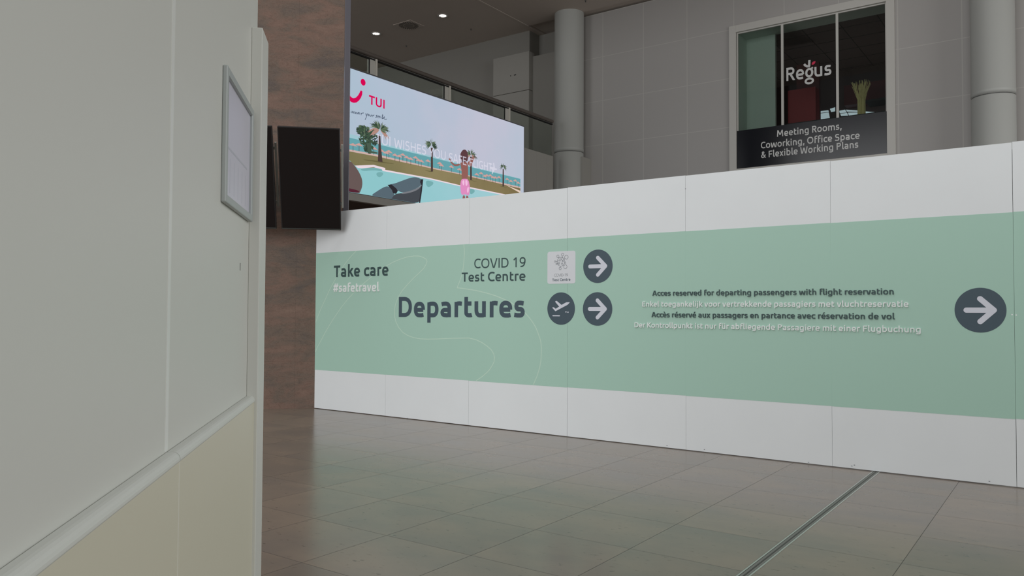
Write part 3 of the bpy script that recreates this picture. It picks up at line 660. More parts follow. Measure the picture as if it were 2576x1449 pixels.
# ------------------------------------------------------------------ LED advertising screen on the gallery front
PS = Plane((GX+0.10, 0, 0), (0, 1, 0))
e = empty('advertising_screen', (GX+0.05, 13.3, 3.89)); tag(e, 'large lit screen on the gallery front showing a holiday pool advert', 'screen')
b = MB(); b.box((GX+0.005, 9.45, 3.886), (GX+0.095, 17.13, 6.445)); build('casing', b, mat('screen_casing', (120, 120, 124), 0.4, metal=0.4), e, bevel=0.006)
SKY = screen_grad('picture_sky', [(0.0, (170, 190, 206)), (0.35, (178, 190, 208)), (0.7, (191, 192, 209)), (1.0, (182, 192, 208))], 1, 10.0, 17.5)
LAWN = screen_grad('picture_lawn', [(0.0, (120, 115, 80)), (0.5, (142, 130, 94)), (1.0, (120, 106, 72))], 1, 10.5, 17.2)
POOL = screen_grad('picture_pool', [(0.0, (140, 196, 200)), (0.5, (150, 200, 206)), (1.0, (164, 204, 212))], 1, 10.8, 17.0)
SEA = screen_mat('picture_sea', (102, 162, 170)); SAND = screen_mat('picture_sand', (204, 176, 170)); COPE = screen_mat('picture_coping', (230, 214, 222))
DEEP = screen_mat('picture_deep_water', (118, 172, 174)); TRUNK = screen_mat('picture_trunk', (78, 62, 60)); FROND = screen_mat('picture_frond', (74, 92, 78)); FROND2 = screen_mat('picture_dry_frond', (176, 138, 126))
PARA = screen_mat('picture_parasol', (204, 160, 154)); SKIN = screen_mat('picture_skin', (146, 96, 90)); HAIR = screen_mat('picture_hair', (92, 62, 66)); PINK = screen_mat('picture_pink', (222, 142, 192)); PINK2 = screen_mat('picture_pink_fold', (240, 190, 222))
CH1 = screen_mat('picture_chair_light', (88, 104, 114)); CH2 = screen_mat('picture_chair_mid', (70, 74, 80)); CH3 = screen_mat('picture_chair_dark', (46, 44, 50)); CH4 = screen_mat('picture_chair_edge', (122, 124, 130))
HEAD = screen_mat('picture_head', (104, 88, 86)); WINE = screen_mat('picture_wine', (84, 38, 52)); HAZE = screen_mat('picture_haze', (158, 196, 206)); SHADE = screen_mat('picture_lawn_shade', (104, 98, 66)); PATH = screen_mat('picture_path', (226, 204, 188))
PM = [SKY, SEA, SAND, LAWN, COPE, POOL, DEEP, TRUNK, FROND, FROND2, PARA, SKIN, HAIR, PINK, PINK2, CH1, CH2, CH3, CH4, HEAD, WINE, HAZE, SHADE, PATH]
b = MB(); lay = [0.0]
def rounded(pts, n=2):
    for _ in range(n):
        q = []
        for i in range(len(pts)):
            (x0, y0), (x1, y1) = pts[i], pts[(i+1) % len(pts)]
            q += [(x0*0.75+x1*0.25, y0*0.75+y1*0.25), (x0*0.25+x1*0.75, y0*0.25+y1*0.75)]
        pts = q
    return pts
def pic(pts, mi, step=0.00006):
    if mi in (12, 13): pts = rounded(pts, 1)
    elif mi in (6, 11, 13, 14, 15, 16, 18, 19, 20, 22): pts = rounded(pts)
    lay[0] += step; b.flat(PS, pts, lay[0], mi)
pic([(9.48, 3.896), (17.10, 3.896), (17.10, 6.412), (9.48, 6.412)], 0)
BOT = 3.896
def clipz(pts): return [(max(9.48, min(17.10, y)), max(BOT, min(6.412, z))) for y, z in pts]
pic(clipz([(10.936, 5.073), (11.2077, 5.0746), (11.5556, 5.0469), (16.944, 5.0071), (16.9442, 4.9913), (10.9372, 4.9923)]), 21)
pic(clipz([(10.3145, 4.996), (10.9371, 4.9963), (11.8337, 4.9997), (13.0769, 4.9976), (14.4806, 4.9953), (16.9441, 5.0018), (16.9464, 4.6857), (10.9414, 4.6939), (10.3201, 4.6211)]), 1)
pic(clipz([(10.3192, 4.6836), (10.9405, 4.7584), (11.8366, 4.7846), (13.62, 4.7748), (14.4381, 4.784), (16.9456, 4.791), (16.9464, 4.6857), (13.347, 4.7246), (11.721, 4.7152), (10.9412, 4.71), (10.3201, 4.6211)]), 2)
pic(clipz([(10.3202, 4.6133), (10.9411, 4.7181), (11.7207, 4.7403), (13.6203, 4.7473), (14.4383, 4.7603), (16.946, 4.7489), (16.9511, 4.0542), (12.3294, 3.7512), (10.3318, 3.8413)]), 3)
pic(clipz([(10.9437, 4.5327), (11.0852, 4.4494), (11.294, 4.4322), (11.8633, 4.5352), (11.9465, 4.4884), (13.3496, 4.4983), (14.3966, 4.4883), (14.8191, 4.4914), (16.3236, 4.4931), (16.9478, 4.5067), (16.9527, 3.8439), (12.3305, 3.6651), (10.3329, 3.7634), (10.3229, 4.4339)]), 5)
pic(clipz([(11.0851, 4.4535), (11.6081, 4.5482), (11.9459, 4.535), (11.9464, 4.4969), (13.3494, 4.5209), (14.3964, 4.5025), (14.8189, 4.5059), (16.3234, 4.5085), (16.9477, 4.5172), (16.948, 4.4804), (16.3237, 4.4777), (14.3967, 4.4741), (13.3497, 4.4911), (11.8643, 4.4593), (11.8522, 4.4913), (11.6087, 4.5007), (11.2941, 4.4281), (11.162, 4.4163)]), 4)
pic(clipz([(11.217, 4.4083), (11.6088, 4.4923), (11.8522, 4.4913), (11.8644, 4.4509), (11.6095, 4.4382), (11.2949, 4.3666)]), 6)
pic(clipz([(11.6791, 4.3899), (11.8178, 4.4355), (11.9121, 4.4071), (11.7962, 4.306), (11.7031, 4.3264)]), 6); pic(clipz([(13.2293, 4.4544), (13.486, 4.4536), (13.4867, 4.3899), (13.325, 4.2958), (13.244, 4.3393)]), 6); pic(clipz([(14.8193, 4.4721), (15.0052, 4.4671), (15.0058, 4.399), (14.8515, 4.3215), (14.8047, 4.393)]), 6)
pic(clipz([(11.1594, 4.5996), (11.7218, 4.6565), (11.9324, 4.656), (12.3177, 4.6735), (11.8387, 4.6244)]), 22); pic(clipz([(13.1204, 4.6681), (13.4833, 4.6904), (13.4155, 4.6621)]), 22); pic(clipz([(14.7558, 4.6857), (15.1763, 4.6658), (14.941, 4.6629)]), 22); pic(clipz([(15.9447, 4.6997), (16.4267, 4.702), (16.1836, 4.6804)]), 22)
pic(clipz([(16.2867, 4.7556), (16.9464, 4.6857), (16.9469, 4.6225)]), 23)
# parasols along the beach
for (ty, tz, hw, hh, ph) in [(11.0269, 4.9033, 0.115, 0.055, 0.11), (11.192, 4.9326, 0.115, 0.055, 0.11), (11.6097, 4.9306, 0.115, 0.055, 0.11), (11.8298, 4.9174, 0.115, 0.055, 0.11), (11.9823, 4.8983, 0.115, 0.055, 0.11), (12.0543, 4.9364, 0.115, 0.055, 0.11), (12.2382, 4.8931, 0.1, 0.055, 0.11), (12.3685, 4.8911, 0.1, 0.055, 0.11), (12.4809, 4.9388, 0.1, 0.055, 0.11), (12.6051, 4.9036, 0.1, 0.055, 0.11), (12.7305, 4.8907, 0.1, 0.055, 0.11), (12.886, 4.943, 0.1, 0.055, 0.11), (12.9854, 4.8983, 0.1, 0.055, 0.11), (13.0751, 4.895, 0.1, 0.055, 0.11), (13.297, 4.9347, 0.1, 0.055, 0.11), (13.7027, 4.9439, 0.1, 0.055, 0.11), (13.7639, 4.9076, 0.1, 0.055, 0.11), (14.1177, 4.9277, 0.1, 0.055, 0.11), (14.4186, 4.9091, 0.1, 0.055, 0.11), (15.0835, 4.8883, 0.1, 0.055, 0.11), (15.2602, 4.9386, 0.1, 0.055, 0.11), (15.4002, 4.8915, 0.1, 0.055, 0.11), (15.4906, 4.9194, 0.1, 0.055, 0.11), (15.6328, 4.935, 0.1, 0.055, 0.11), (15.7358, 4.905, 0.1, 0.055, 0.11), (15.8393, 4.9148, 0.1, 0.055, 0.11), (15.9961, 4.9422, 0.1, 0.055, 0.11), (16.3487, 4.9453, 0.1, 0.055, 0.11), (16.5126, 4.9169, 0.1, 0.055, 0.11), (16.7115, 4.9575, 0.1, 0.055, 0.11), (16.8464, 4.9176, 0.1, 0.055, 0.11)]:
    pic(clipz([(ty-0.006, tz-hh-ph), (ty+0.006, tz-hh-ph), (ty+0.006, tz-hh*0.5), (ty-0.006, tz-hh*0.5)]), 7)
    pic(clipz([(ty, tz), (ty+hw*0.55, tz-hh*0.5), (ty+hw, tz-hh), (ty-hw, tz-hh), (ty-hw*0.55, tz-hh*0.5)]), 10)
# palms
FRONDS = [screen_mat('picture_frond_a', (62, 84, 66)), screen_mat('picture_frond_b', (88, 106, 84)), screen_mat('picture_frond_c', (110, 124, 98)), screen_mat('picture_frond_d', (52, 66, 58))]
PM += FRONDS; F0i = len(PM)-4
def palm(tr, c, r, n, dry, seed):
    rnd = random.Random(seed)
    pic(clipz(tr), 7)
    for k in range(n*4):
        a = math.radians(rnd.uniform(-50, 230)); l = r*rnd.uniform(0.55, 1.12); ta = a+rnd.uniform(-0.15, 0.15)
        dx, dz = math.cos(a), math.sin(a)*0.62; mi = 9 if (dry and dz < 0.12 and rnd.random() < 0.7) else F0i+rnd.randrange(4)
        m1 = (c[0]+dx*l*0.55, c[1]+dz*l*0.55); tip = (c[0]+math.cos(ta)*l, c[1]+math.sin(ta)*0.62*l-0.16*l*abs(dx)); w = r*0.055
        pic(clipz([(c[0]+dx*l*0.1, c[1]+dz*l*0.1), (m1[0]-dz*w, m1[1]+dx*w), tip, (m1[0]+dz*w, m1[1]-dx*w)]), mi, 0.000006)
def blob(c, rx, rz, seed, mi):
    rnd = random.Random(seed)
    for k in range(70):
        a = rnd.uniform(0, 6.283); q = math.sqrt(rnd.random()); x, z = c[0]+rx*q*math.cos(a), c[1]+rz*q*math.sin(a); s_ = 0.035*rnd.uniform(0.7, 1.5); b_ = rnd.uniform(0, 6.283)
        pic(clipz([(x+s_*math.cos(b_+t_)*f_, z+s_*0.7*math.sin(b_+t_)*f_) for t_, f_ in ((0, 1.3), (1.57, 0.6), (3.14, 1.3), (4.71, 0.6))]), F0i+(0, 1, 3, 3, 0)[rnd.randrange(5)], 0.000006)
k = [(11.3616, 5.1856), (11.555, 5.0885), (11.25, 5.2057), (11.3524, 5.0434), (11.4445, 4.8776)]
for i, (rx, rz) in enumerate(((0.19, 0.12), (0.20, 0.12), (0.13, 0.10), (0.16, 0.13), (0.12, 0.11))): blob(k[i], rx, rz, i, 8)
pic(clipz([(11.387, 4.967), (11.5222, 4.9909), (11.5358, 4.8267), (11.7195, 4.8242), (11.6968, 4.7952), (11.4458, 4.7783)]), 8)
palm([(11.7201, 5.2112), (11.784, 5.2231), (11.8111, 4.9408), (11.8595, 4.6446), (11.722, 4.6397), (11.7353, 4.9446)], [(11.7711, 5.3135)][0], 0.34, 19, True, 3)
palm([(13.3861, 5.2124), (13.4499, 5.2234), (13.4643, 4.683), (13.3923, 4.6723)], [(13.4083, 5.2891)][0], 0.25, 13, False, 4)
palm([(14.8117, 5.245), (14.8732, 5.2551), (14.8865, 4.6845), (14.8173, 4.6749)], [(14.8497, 5.29)][0], 0.24, 13, True, 5)
palm([(16.1419, 5.145), (16.1883, 5.152), (16.2092, 4.7042), (16.137, 4.6998)], [(16.1706, 5.2006)][0], 0.17, 13, False, 6)
# seated head at the left edge
pic(clipz([(10.3222, 4.4807), (10.9437, 4.5327), (11.0416, 4.467), (11.1516, 4.378), (11.241, 4.2685), (11.2866, 4.1683), (11.2828, 4.0447), (11.2238, 3.9225), (11.192, 3.8369), (10.3318, 3.8413)]), 19); pic(clipz([(10.3297, 3.9816), (10.9518, 3.9688), (11.2123, 3.9537), (11.1811, 3.8355), (10.3318, 3.8413)]), 20)
# garden chair
pic(clipz([(11.526, 3.8776), (11.7073, 4.0085), (11.8924, 4.1166), (12.022, 4.1592), (12.1786, 4.1199), (12.2281, 4.0404), (12.1817, 3.8804), (12.0256, 3.8874), (11.6746, 3.8706)]), 15)
pic(clipz([(12.2284, 4.0147), (12.4488, 4.0595), (12.8264, 4.1686), (13.1112, 4.3305), (13.0996, 4.1946), (13.0378, 3.8656), (12.5769, 3.7962), (12.0269, 3.7856), (12.1452, 3.9017)]), 16)
pic(clipz([(12.0098, 4.1831), (12.2255, 4.2377), (12.5074, 4.3542), (12.7844, 4.4589), (12.9651, 4.4756), (13.0835, 4.4431), (13.1361, 4.4594), (13.1239, 4.377), (12.9809, 4.2507), (12.699, 4.1347), (12.4487, 4.0681), (12.3249, 4.1044), (12.1425, 4.1067)]), 15)
pic(clipz([(12.0098, 4.1831), (12.1292, 4.2076), (12.2755, 4.1411), (12.325, 4.0958), (12.277, 4.0208), (12.1798, 4.0258), (12.1427, 4.0896)]), 17); pic(clipz([(13.0571, 4.4484), (13.1361, 4.4594), (13.124, 4.3681), (13.0584, 4.3413), (13.0316, 4.3823)]), 17); pic(clipz([(13.0714, 4.352), (13.124, 4.3681), (13.038, 3.8478), (12.9988, 3.8434), (13.035, 4.0972)]), 17)
pic(clipz([(12.424, 4.065), (12.699, 4.1347), (12.9809, 4.2507), (13.0847, 4.3359), (13.0852, 4.3002), (12.9555, 4.194), (12.6995, 4.0952), (12.4491, 4.0378)]), 18)
# standing child in pink shorts seen from behind
pic(clipz([(13.9899, 5.0595), (14.0542, 5.0886), (14.142, 4.9946), (14.259, 4.961), (14.4207, 5.0241), (14.4361, 4.9741), (14.274, 4.9255), (14.1572, 4.9311)]), 11)
pic(clipz([(14.4428, 5.0514), (14.7211, 5.1048), (14.7386, 4.8857), (14.7329, 4.6921), (14.4843, 4.6382), (14.4971, 4.8499), (14.4434, 4.9848)]), 11)
pic(clipz([(14.7061, 5.0832), (14.782, 5.1338), (14.8658, 5.2247), (14.9273, 5.2736), (14.9665, 5.2411), (14.9057, 5.1048), (14.8448, 5.0032), (14.7525, 5.0229)]), 11)
pic(clipz([(14.426, 5.2297), (14.4922, 5.3266), (14.5668, 5.3776), (14.6575, 5.3786), (14.719, 5.3167), (14.7354, 5.2036), (14.6983, 5.1012), (14.4801, 5.0429)]), 12)
pic(clipz([(14.533, 4.2631), (14.6231, 4.2837), (14.6321, 4.1411), (14.5344, 4.1297)]), 11); pic(clipz([(14.6609, 4.2884), (14.7599, 4.2717), (14.7611, 4.1562), (14.6699, 4.1456)]), 11)
pic(clipz([(14.4767, 4.6467), (14.5889, 4.6767), (14.7482, 4.6894), (14.8191, 4.4914), (14.7829, 4.2745), (14.6303, 4.3134), (14.4807, 4.2567), (14.4337, 4.4885)]), 13)
pic(clipz([(14.5144, 4.6138), (14.6042, 4.6549), (14.5907, 4.4998), (14.5303, 4.53)]), 14); pic(clipz([(14.6971, 4.4562), (14.7727, 4.524), (14.7592, 4.3487), (14.6981, 4.3602)]), 14); pic(clipz([(14.6193, 4.657), (14.7104, 4.6504), (14.7266, 4.5564), (14.6513, 4.4887)]), 14)
build('picture', b, PM, e)
# writing on the screen
MAG = screen_mat('picture_magenta', (214, 8, 82)); INK = screen_mat('picture_ink', (72, 84, 104)); PALE = screen_fade('picture_pale_letters', (224, 222, 236), 0.62)
b = MB(); Z = 0.016
write(b, PS, 'TUI', *[(11.4207, 5.7929), (11.8963, 5.7862)], 0.19, 0.125, Z-0.001, Z)
b.flat(PS, [(10.8603, 5.8822), (10.8279, 5.9191), (10.8383, 5.9337), (10.8651, 5.9197), (10.9273, 5.8359), (10.9738, 5.8155), (11.017, 5.8179), (11.0764, 5.8435), (11.1356, 5.9044), (11.1732, 5.9638), (11.2012, 6.0155), (11.2187, 6.0245), (11.2521, 6.0117), (11.2486, 5.9465), (11.2142, 5.8704), (11.159, 5.7989), (11.0908, 5.7454), (11.0237, 5.7241), (10.9697, 5.7228), (10.9288, 5.7308), (10.8831, 5.7822)], Z)
c = [(11.2705, 6.2059)][0]; b.flat(PS, circle(c[0], c[1], 0.068, 30), Z)
build('logo_lettering', b, MAG, e, label='magenta smile logo and letters')
b = MB()
for ln in [[(10.9427, 5.5283), (10.9485, 5.5085)],
           [(10.9478, 5.5604), (10.9523, 5.5563)],
           [(10.9926, 5.5472), (10.9727, 5.5346), (10.9873, 5.525), (10.9819, 5.5113), (10.9619, 5.5088)],
           [(11.0373, 5.5524), (11.0151, 5.5351), (11.0132, 5.5153), (11.0378, 5.5171)],
           [(11.0655, 5.5456), (11.0489, 5.5253), (11.066, 5.5119), (11.0849, 5.5286), (11.0689, 5.5455)],
           [(11.0936, 5.5515), (11.1145, 5.5136), (11.1445, 5.558)],
           [(11.1505, 5.5338), (11.1753, 5.5474), (11.1672, 5.5585), (11.1504, 5.538), (11.162, 5.5209), (11.1903, 5.5336)],
           [(11.2185, 5.5607), (11.2248, 5.5195), (11.2323, 5.5508), (11.2642, 5.566), (11.2986, 5.5749)],
           [(11.3506, 5.5797), (11.3568, 5.5468), (11.3801, 5.543), (11.397, 5.5851)],
           [(11.3993, 5.5856), (11.3747, 5.5119), (11.3352, 5.4396)],
           [(11.4379, 5.5807), (11.4148, 5.5588), (11.4267, 5.5397), (11.4499, 5.5531), (11.4402, 5.5804)],
           [(11.4672, 5.5782), (11.4735, 5.545), (11.497, 5.5455), (11.5141, 5.5793), (11.5228, 5.5465)],
           [(11.5494, 5.5866), (11.5535, 5.5485), (11.5613, 5.5804), (11.5967, 5.5938)],
           [(11.68, 5.6092), (11.6503, 5.5944), (11.672, 5.5815), (11.6567, 5.5592), (11.627, 5.5549)],
           [(11.6956, 5.6038), (11.6963, 5.5559), (11.7102, 5.5937), (11.7281, 5.6017), (11.7287, 5.5582), (11.7462, 5.5967), (11.7643, 5.6004), (11.7648, 5.5612)],
           [(11.7945, 5.6022), (11.7974, 5.5634)],
           [(11.7989, 5.6321), (11.8026, 5.6276)],
           [(11.8252, 5.5691), (11.8485, 5.6441), (11.8363, 5.6503), (11.8253, 5.5647), (11.8435, 5.5658), (11.8676, 5.5865), (11.8978, 5.6102), (11.8855, 5.6165), (11.8676, 5.5865), (11.8922, 5.5695), (11.935, 5.5737), (11.9656, 5.5843)]]: b.stroke(PS, ln, 0.0125, Z-0.001, Z)
build('handwriting', b, INK, e, label='thin dark handwriting')
b = MB(); Z = 0.018
def pale(text, p0, p1, cap, w):
    mbt = MB(); write(mbt, PS, text, p0, p1, cap, w, Z-0.001, Z)
    for f, mi in zip(mbt.f, mbt.m):
        nv = (mbt.v[f[1]]-mbt.v[f[0]]).cross(mbt.v[f[2]]-mbt.v[f[1]])
        if len(f) >= 3 and abs(nv.x) > 0.9*nv.length: b.add([mbt.v[i] for i in f], [list(range(len(f)))])
pale('TUI', *[(11.6168, 5.006), (12.0766, 5.0157)], 0.205, 0.10)
pale('WISHES', *[(12.1913, 5.0167), (13.2094, 5.015)], 0.205, 0.10)
pale('YOU', *[(13.3032, 5.0123), (13.8907, 5.0054)], 0.205, 0.10)
pale('SAFE', *[(13.9977, 5.0037), (14.6734, 5.0011)], 0.205, 0.10)
pale('FLIGHT', *[(14.7834, 4.9987), (15.6914, 5.002)], 0.205, 0.10)
b.flat(PS, [(15.6079, 5.1147), (15.74, 5.1248), (15.7225, 5.2328), (15.764, 5.2393), (15.7984, 5.1135), (15.8907, 5.1072), (15.8741, 5.0795), (15.7905, 5.067), (15.6919, 4.9418), (15.6671, 4.9432), (15.691, 5.0471), (15.5918, 5.0823)], Z)
build('lettering', b, PALE, e, label='translucent white lettering')

# ------------------------------------------------------------------ brown stone pillar
c45 = math.sqrt(0.5)
PT = Plane((X0, D, 0), (c45, c45, 0))          # its front face stands at 45 degrees to the hoarding
e = empty('stone_pillar', PT.at(-0.3, 0, -0.5)); tag(e, 'tall polished brown granite pillar carrying the two switched-off displays', 'pillar')
e.rotation_euler = (0, 0, 0)
zs = [0, 0.72, 2.16, 3.60, 5.04, 6.48, 7.92, 9.36, 11.0]; us = [-1.75, -1.02, -0.297, 0.393]
b = MB()
for u0, u1 in zip(us, us[1:]):
    for z0, z1 in zip(zs, zs[1:]): b.obox(PT, u0+0.0004, u1-0.0004, z0+0.0003, z1-0.0003, -0.04, 0)
build('stone_cladding', b, GRANITE, e)
b = MB(); b.obox(PT, -1.75, 0.29, 0, 11, -0.9, -0.041); build('core', b, DARKGAP, e)
b = MB(); b.obox(PT, 0.395, 0.484, 0, 11, -0.06, 0.004); build('edge_profile', b, STEEL, e, label='grey steel corner profile', bevel=0.006)

# two tilted displays on the pillar
ti = math.radians(24.7)
def display(s, label):
    n = PT.n; upv = Vector((0, 0, 1))*math.cos(ti) + n*math.sin(ti)
    c = PT.at(s, 3.38, 0.85)
    Q = Plane(c, PT.u, upv)
    e = empty('display', c); tag(e, label, 'display', 'tilted displays on the stone pillar')
    w, h = 0.853/2, 1.508/2
    b = MB(); b.obox(Q, -w, w, -h, h, -0.055, -0.004); build('housing', b, BEZEL, e, bevel=0.004)
    b = MB(); frame(b, Q, -w, w, -h, h, 0.014, -0.004, 0.003); build('bezel', b, BEZEL, e)
    b = MB(); b.obox(Q, -w+0.014, w-0.014, -h+0.014, h-0.014, -0.004, 0.0); build('panel', b, BLACKSCR, e)
    b = MB(); b.obox(Q, -w+0.004, w-0.004, -h+0.010, -h+0.017, 0.0, 0.005); build('lower_trim', b, BEZELL, e, label='thin light strip')
    b = MB(); b.obox(Q, -w+0.05, w-0.012, -h+0.18, h-0.17, -0.16, -0.055); build('mount_box', b, BEZEL, e, bevel=0.004)
    b = MB(); b.obox(Q, w+0.010, w+0.034, -0.44, 0.50, -0.15, -0.10); b.obox(Q, w-0.02, w+0.011, -0.40, -0.36, -0.14, -0.11); b.obox(Q, w-0.02, w+0.011, 0.40, 0.44, -0.14, -0.11); build('side_rail', b, CASE, e, label='pale metal side rail')
    b = MB(); b.tube(Q.at(0.15, 0.1, -0.15), PT.at(s+0.15, 3.38, 0.0), 0.05); b.tube(Q.at(-0.15, 0.1, -0.15), PT.at(s-0.15, 3.38, 0.0), 0.05)
    b.obox(PT, s-0.25, s+0.25, 3.2, 3.56, 0.0, 0.02); build('wall_bracket', b, BEZEL, e)
display(-0.0275, 'black tilted display in front of the hoarding edge, whole screen visible')
display(-0.9525, 'black tilted display mostly hidden behind the white partition post')

# ------------------------------------------------------------------ printed hoarding
PH = Plane((0, D, 0), (1, 0, 0))
hd = empty('hoarding', (-4, D+0.02, 0)); tag(hd, 'long white and sage green site hoarding with departures signs and arrows', 'hoarding')
NP = 8; B0, B1 = 0.5905, 2.3855
for k in range(NP):
    gap = lambda i: 0.0018 if i in (3, 6) else 0.0011
    x0, x1 = X0+k*PW+gap(k), X0+(k+1)*PW-gap(k+1)
    film = lambda i: 0.0009 if i in (3, 6) else 0.0001
    dz = (0.0, 0.002, -0.002, 0.003, 0.0, -0.003, 0.002, 0.0)[k]
    b = MB(); b.obox(PH, x0, x1, 0.008, HH+dz, -0.018, 0.0); p = build('panel', b, WHITE, hd)
    b = MB(); b.obox(PH, X0+k*PW+film(k), X0+(k+1)*PW-film(k+1), B0+dz*0.7, B1+dz*0.7, 0.0, 0.0008); build('green_band', b, GREEN, p, label='sage green vinyl band')
b = MB(); b.box((X0+0.02, D+0.0185, 0.05), (X0+NP*PW-0.02, D+0.045, HH-0.06))
build('backing_frame', b, DARKGAP, hd)
# scuffs near the floor and two pale plugs
b = MB()
for x, z in [(-3.692, 0.0288), (-3.2605, 0.0307), (-2.18, 0.0193), (-1.7532, 0.0417), (-1.7766, 0.0295), (-0.643, 0.0292), (-7.5849, 0.0093), (-3.4694, 2.8531)]: b.poly(PH, [(x-0.008, z), (x-0.002, z+0.004), (x+0.007, z+0.002), (x+0.005, z-0.003), (x-0.004, z-0.003)], 0.0008, 0.0012)
build('scuff_mark', b, ICONL, hd, label='small grey scuffs')
b = MB()
for x, z in [(-0.4573, 1.4921), (-0.4267, 1.4888)]: b.poly(PH, circle(x, z, 0.006, 12), 0.0008, 0.0012)
build('plug', b, LETW, hd, label='tiny pale plugs')
# thin contour lines
b = MB()
for ln in ([(-8.6434, 2.3819), (-8.7608, 2.2979), (-8.8623, 2.2154), (-8.9773, 2.0995), (-9.0847, 1.9762), (-9.2061, 1.8247), (-9.3107, 1.6654), (-9.4163, 1.5076), (-9.5224, 1.3177)],
           [(-9.5233, 0.8597), (-9.47, 0.9436), (-9.3945, 1.0399), (-9.302, 1.1631), (-9.2057, 1.2793), (-9.0842, 1.4126), (-8.9553, 1.5445), (-8.8235, 1.66), (-8.6847, 1.7652), (-8.5105, 1.88), (-8.3227, 1.9897), (-8.1702, 2.0753), (-8.0119, 2.1451), (-7.8869, 2.1923), (-7.7557, 2.2273), (-7.6261, 2.2535), (-7.4907, 2.2652), (-7.3865, 2.2597), (-7.3089, 2.2365), (-7.2611, 2.2128), (-7.2447, 2.1822), (-7.2603, 2.1416), (-7.3072, 2.0828), (-7.3913, 2.0218), (-7.4872, 1.9577), (-7.599, 1.8738), (-7.7044, 1.786), (-7.7801, 1.6971), (-7.8329, 1.5934), (-7.8528, 1.5118), (-7.8502, 1.4302), (-7.8221, 1.3462), (-7.7671, 1.2685), (-7.6898, 1.2), (-7.5907, 1.1576), (-7.4779, 1.1297), (-7.352, 1.1162), (-7.2061, 1.1154), (-7.0554, 1.1217), (-6.7682, 1.1382), (-6.4965, 1.1472), (-6.3833, 1.1291), (-6.278, 1.0931), (-6.1932, 1.0492), (-6.1286, 1.0051), (-6.0898, 0.9555), (-6.0748, 0.9051), (-6.0828, 0.8539), (-6.1144, 0.8017), (-6.1589, 0.7435), (-6.2167, 0.6947), (-6.2878, 0.6449), (-6.3727, 0.5966)],
           [(-6.5955, 2.3876), (-6.5869, 2.3317), (-6.5837, 2.2735), (-6.589, 2.1682), (-6.605, 2.0579), (-6.6281, 1.974), (-6.6582, 1.9033), (-6.7053, 1.8114)],
           [(-6.7053, 1.8114), (-6.6097, 1.8022), (-6.515, 1.7889), (-6.4015, 1.7734), (-6.2959, 1.754), (-6.185, 1.7307), (-6.0756, 1.703), (-5.9864, 1.6744), (-5.895, 1.6434), (-5.8232, 1.6129), (-5.7551, 1.5776), (-5.6692, 1.5302), (-5.5961, 1.4782), (-5.5297, 1.4143), (-5.4757, 1.3532), (-5.4339, 1.2923), (-5.4041, 1.2291), (-5.3803, 1.1758), (-5.3648, 1.1273), (-5.3551, 1.0495), (-5.3571, 0.9665), (-5.3644, 0.8833), (-5.3817, 0.8045), (-5.4195, 0.7025), (-5.4723, 0.5969)]):
    b.stroke(PH, ln, 0.0105, 0.0008, 0.0014)
build('contour_lines', b, LINEG, hd, label='thin pale contour lines')
def lettering(text, p, cap, w, m, d, label):
    b = MB(); write(b, PH, text, p[0], p[1], cap, w, 0.0008, d); build('lettering', b, m, hd, label=label)
lettering('Take care', [(-9.1381, 2.005), (-7.9746, 2.0026)], 0.1748, 0.132, DGREEN, 0.002, 'dark letters reading Take care')
lettering('#safetravel', [(-9.1238, 1.781), (-8.1422, 1.7797)], 0.1264, 0.125, LETW, 0.008, 'raised white letters reading #safetravel')
lettering('COVID 19', [(-6.415, 2.0631), (-5.5978, 2.0564)], 0.1245, 0.094, DGREEN, 0.002, 'dark letters reading COVID 19')
lettering('Test Centre', [(-6.6376, 1.8907), (-5.5982, 1.8857)], 0.1207, 0.118, DGREEN, 0.002, 'dark letters reading Test Centre')
lettering('Departures', [(-7.7666, 1.4146), (-5.5947, 1.4256)], 0.2814, 0.140, NAVY, 0.002, 'large dark letters reading Departures')
lettering('Acces reserved for departing passengers with flight reservation', [(-3.8642, 1.6835), (-1.3945, 1.6763)], 0.0569, 0.115, DGREEN, 0.009, 'raised dark English notice line')
lettering('Enkel toegankelijk voor vertrekkende passagiers met vluchtreservatie', [(-3.9878, 1.5613), (-1.2684, 1.5584)], 0.0566, 0.115, LETW, 0.009, 'raised white Dutch notice line')
lettering('Accès réservé aux passagers en partance avec réservation de vol', [(-3.8751, 1.4432), (-1.3823, 1.4422)], 0.0574, 0.115, DGREEN, 0.009, 'raised dark French notice line')
lettering('Der Kontrollpunkt ist nur für abfliegende Passagiere mit einer Flugbuchung', [(-4.0848, 1.326), (-1.1697, 1.322)], 0.0564, 0.115, LETW, 0.009, 'raised white German notice line')

def arrow_sign(c, r, label):
    b = MB(); b.poly(PH, circle(c[0], c[1], r, 72), 0.0008, 0.002); o = build('arrow_sign', b, NAVY, hd, origin=PH.at(c[0], c[1]), label=label)
    b = MB(); t = r*0.235; tip = (c[0]+0.525*r, c[1]); dd = (0.0015, 0.003)
    b.stroke(PH, [(c[0]-0.53*r, c[1]), (c[0]+0.50*r, c[1])], t, *dd, cap=True)
    for s_ in (1, -1): b.stroke(PH, [(c[0]+0.005*r, c[1]+s_*0.51*r), tip], t, *dd, cap=True)
    build('arrow', b, ICONW, o)
(a1, a2, a3) = [(-4.5661, 2.0352), (-4.5701, 1.5337), (-0.6964, 1.5305)]
arrow_sign(a1, 0.1969, 'dark round arrow beside the white test centre sign')
arrow_sign(a2, 0.1970, 'dark round arrow beside the take-off sign')
arrow_sign(a3, 0.1986, 'dark round arrow at the right end of the notice')
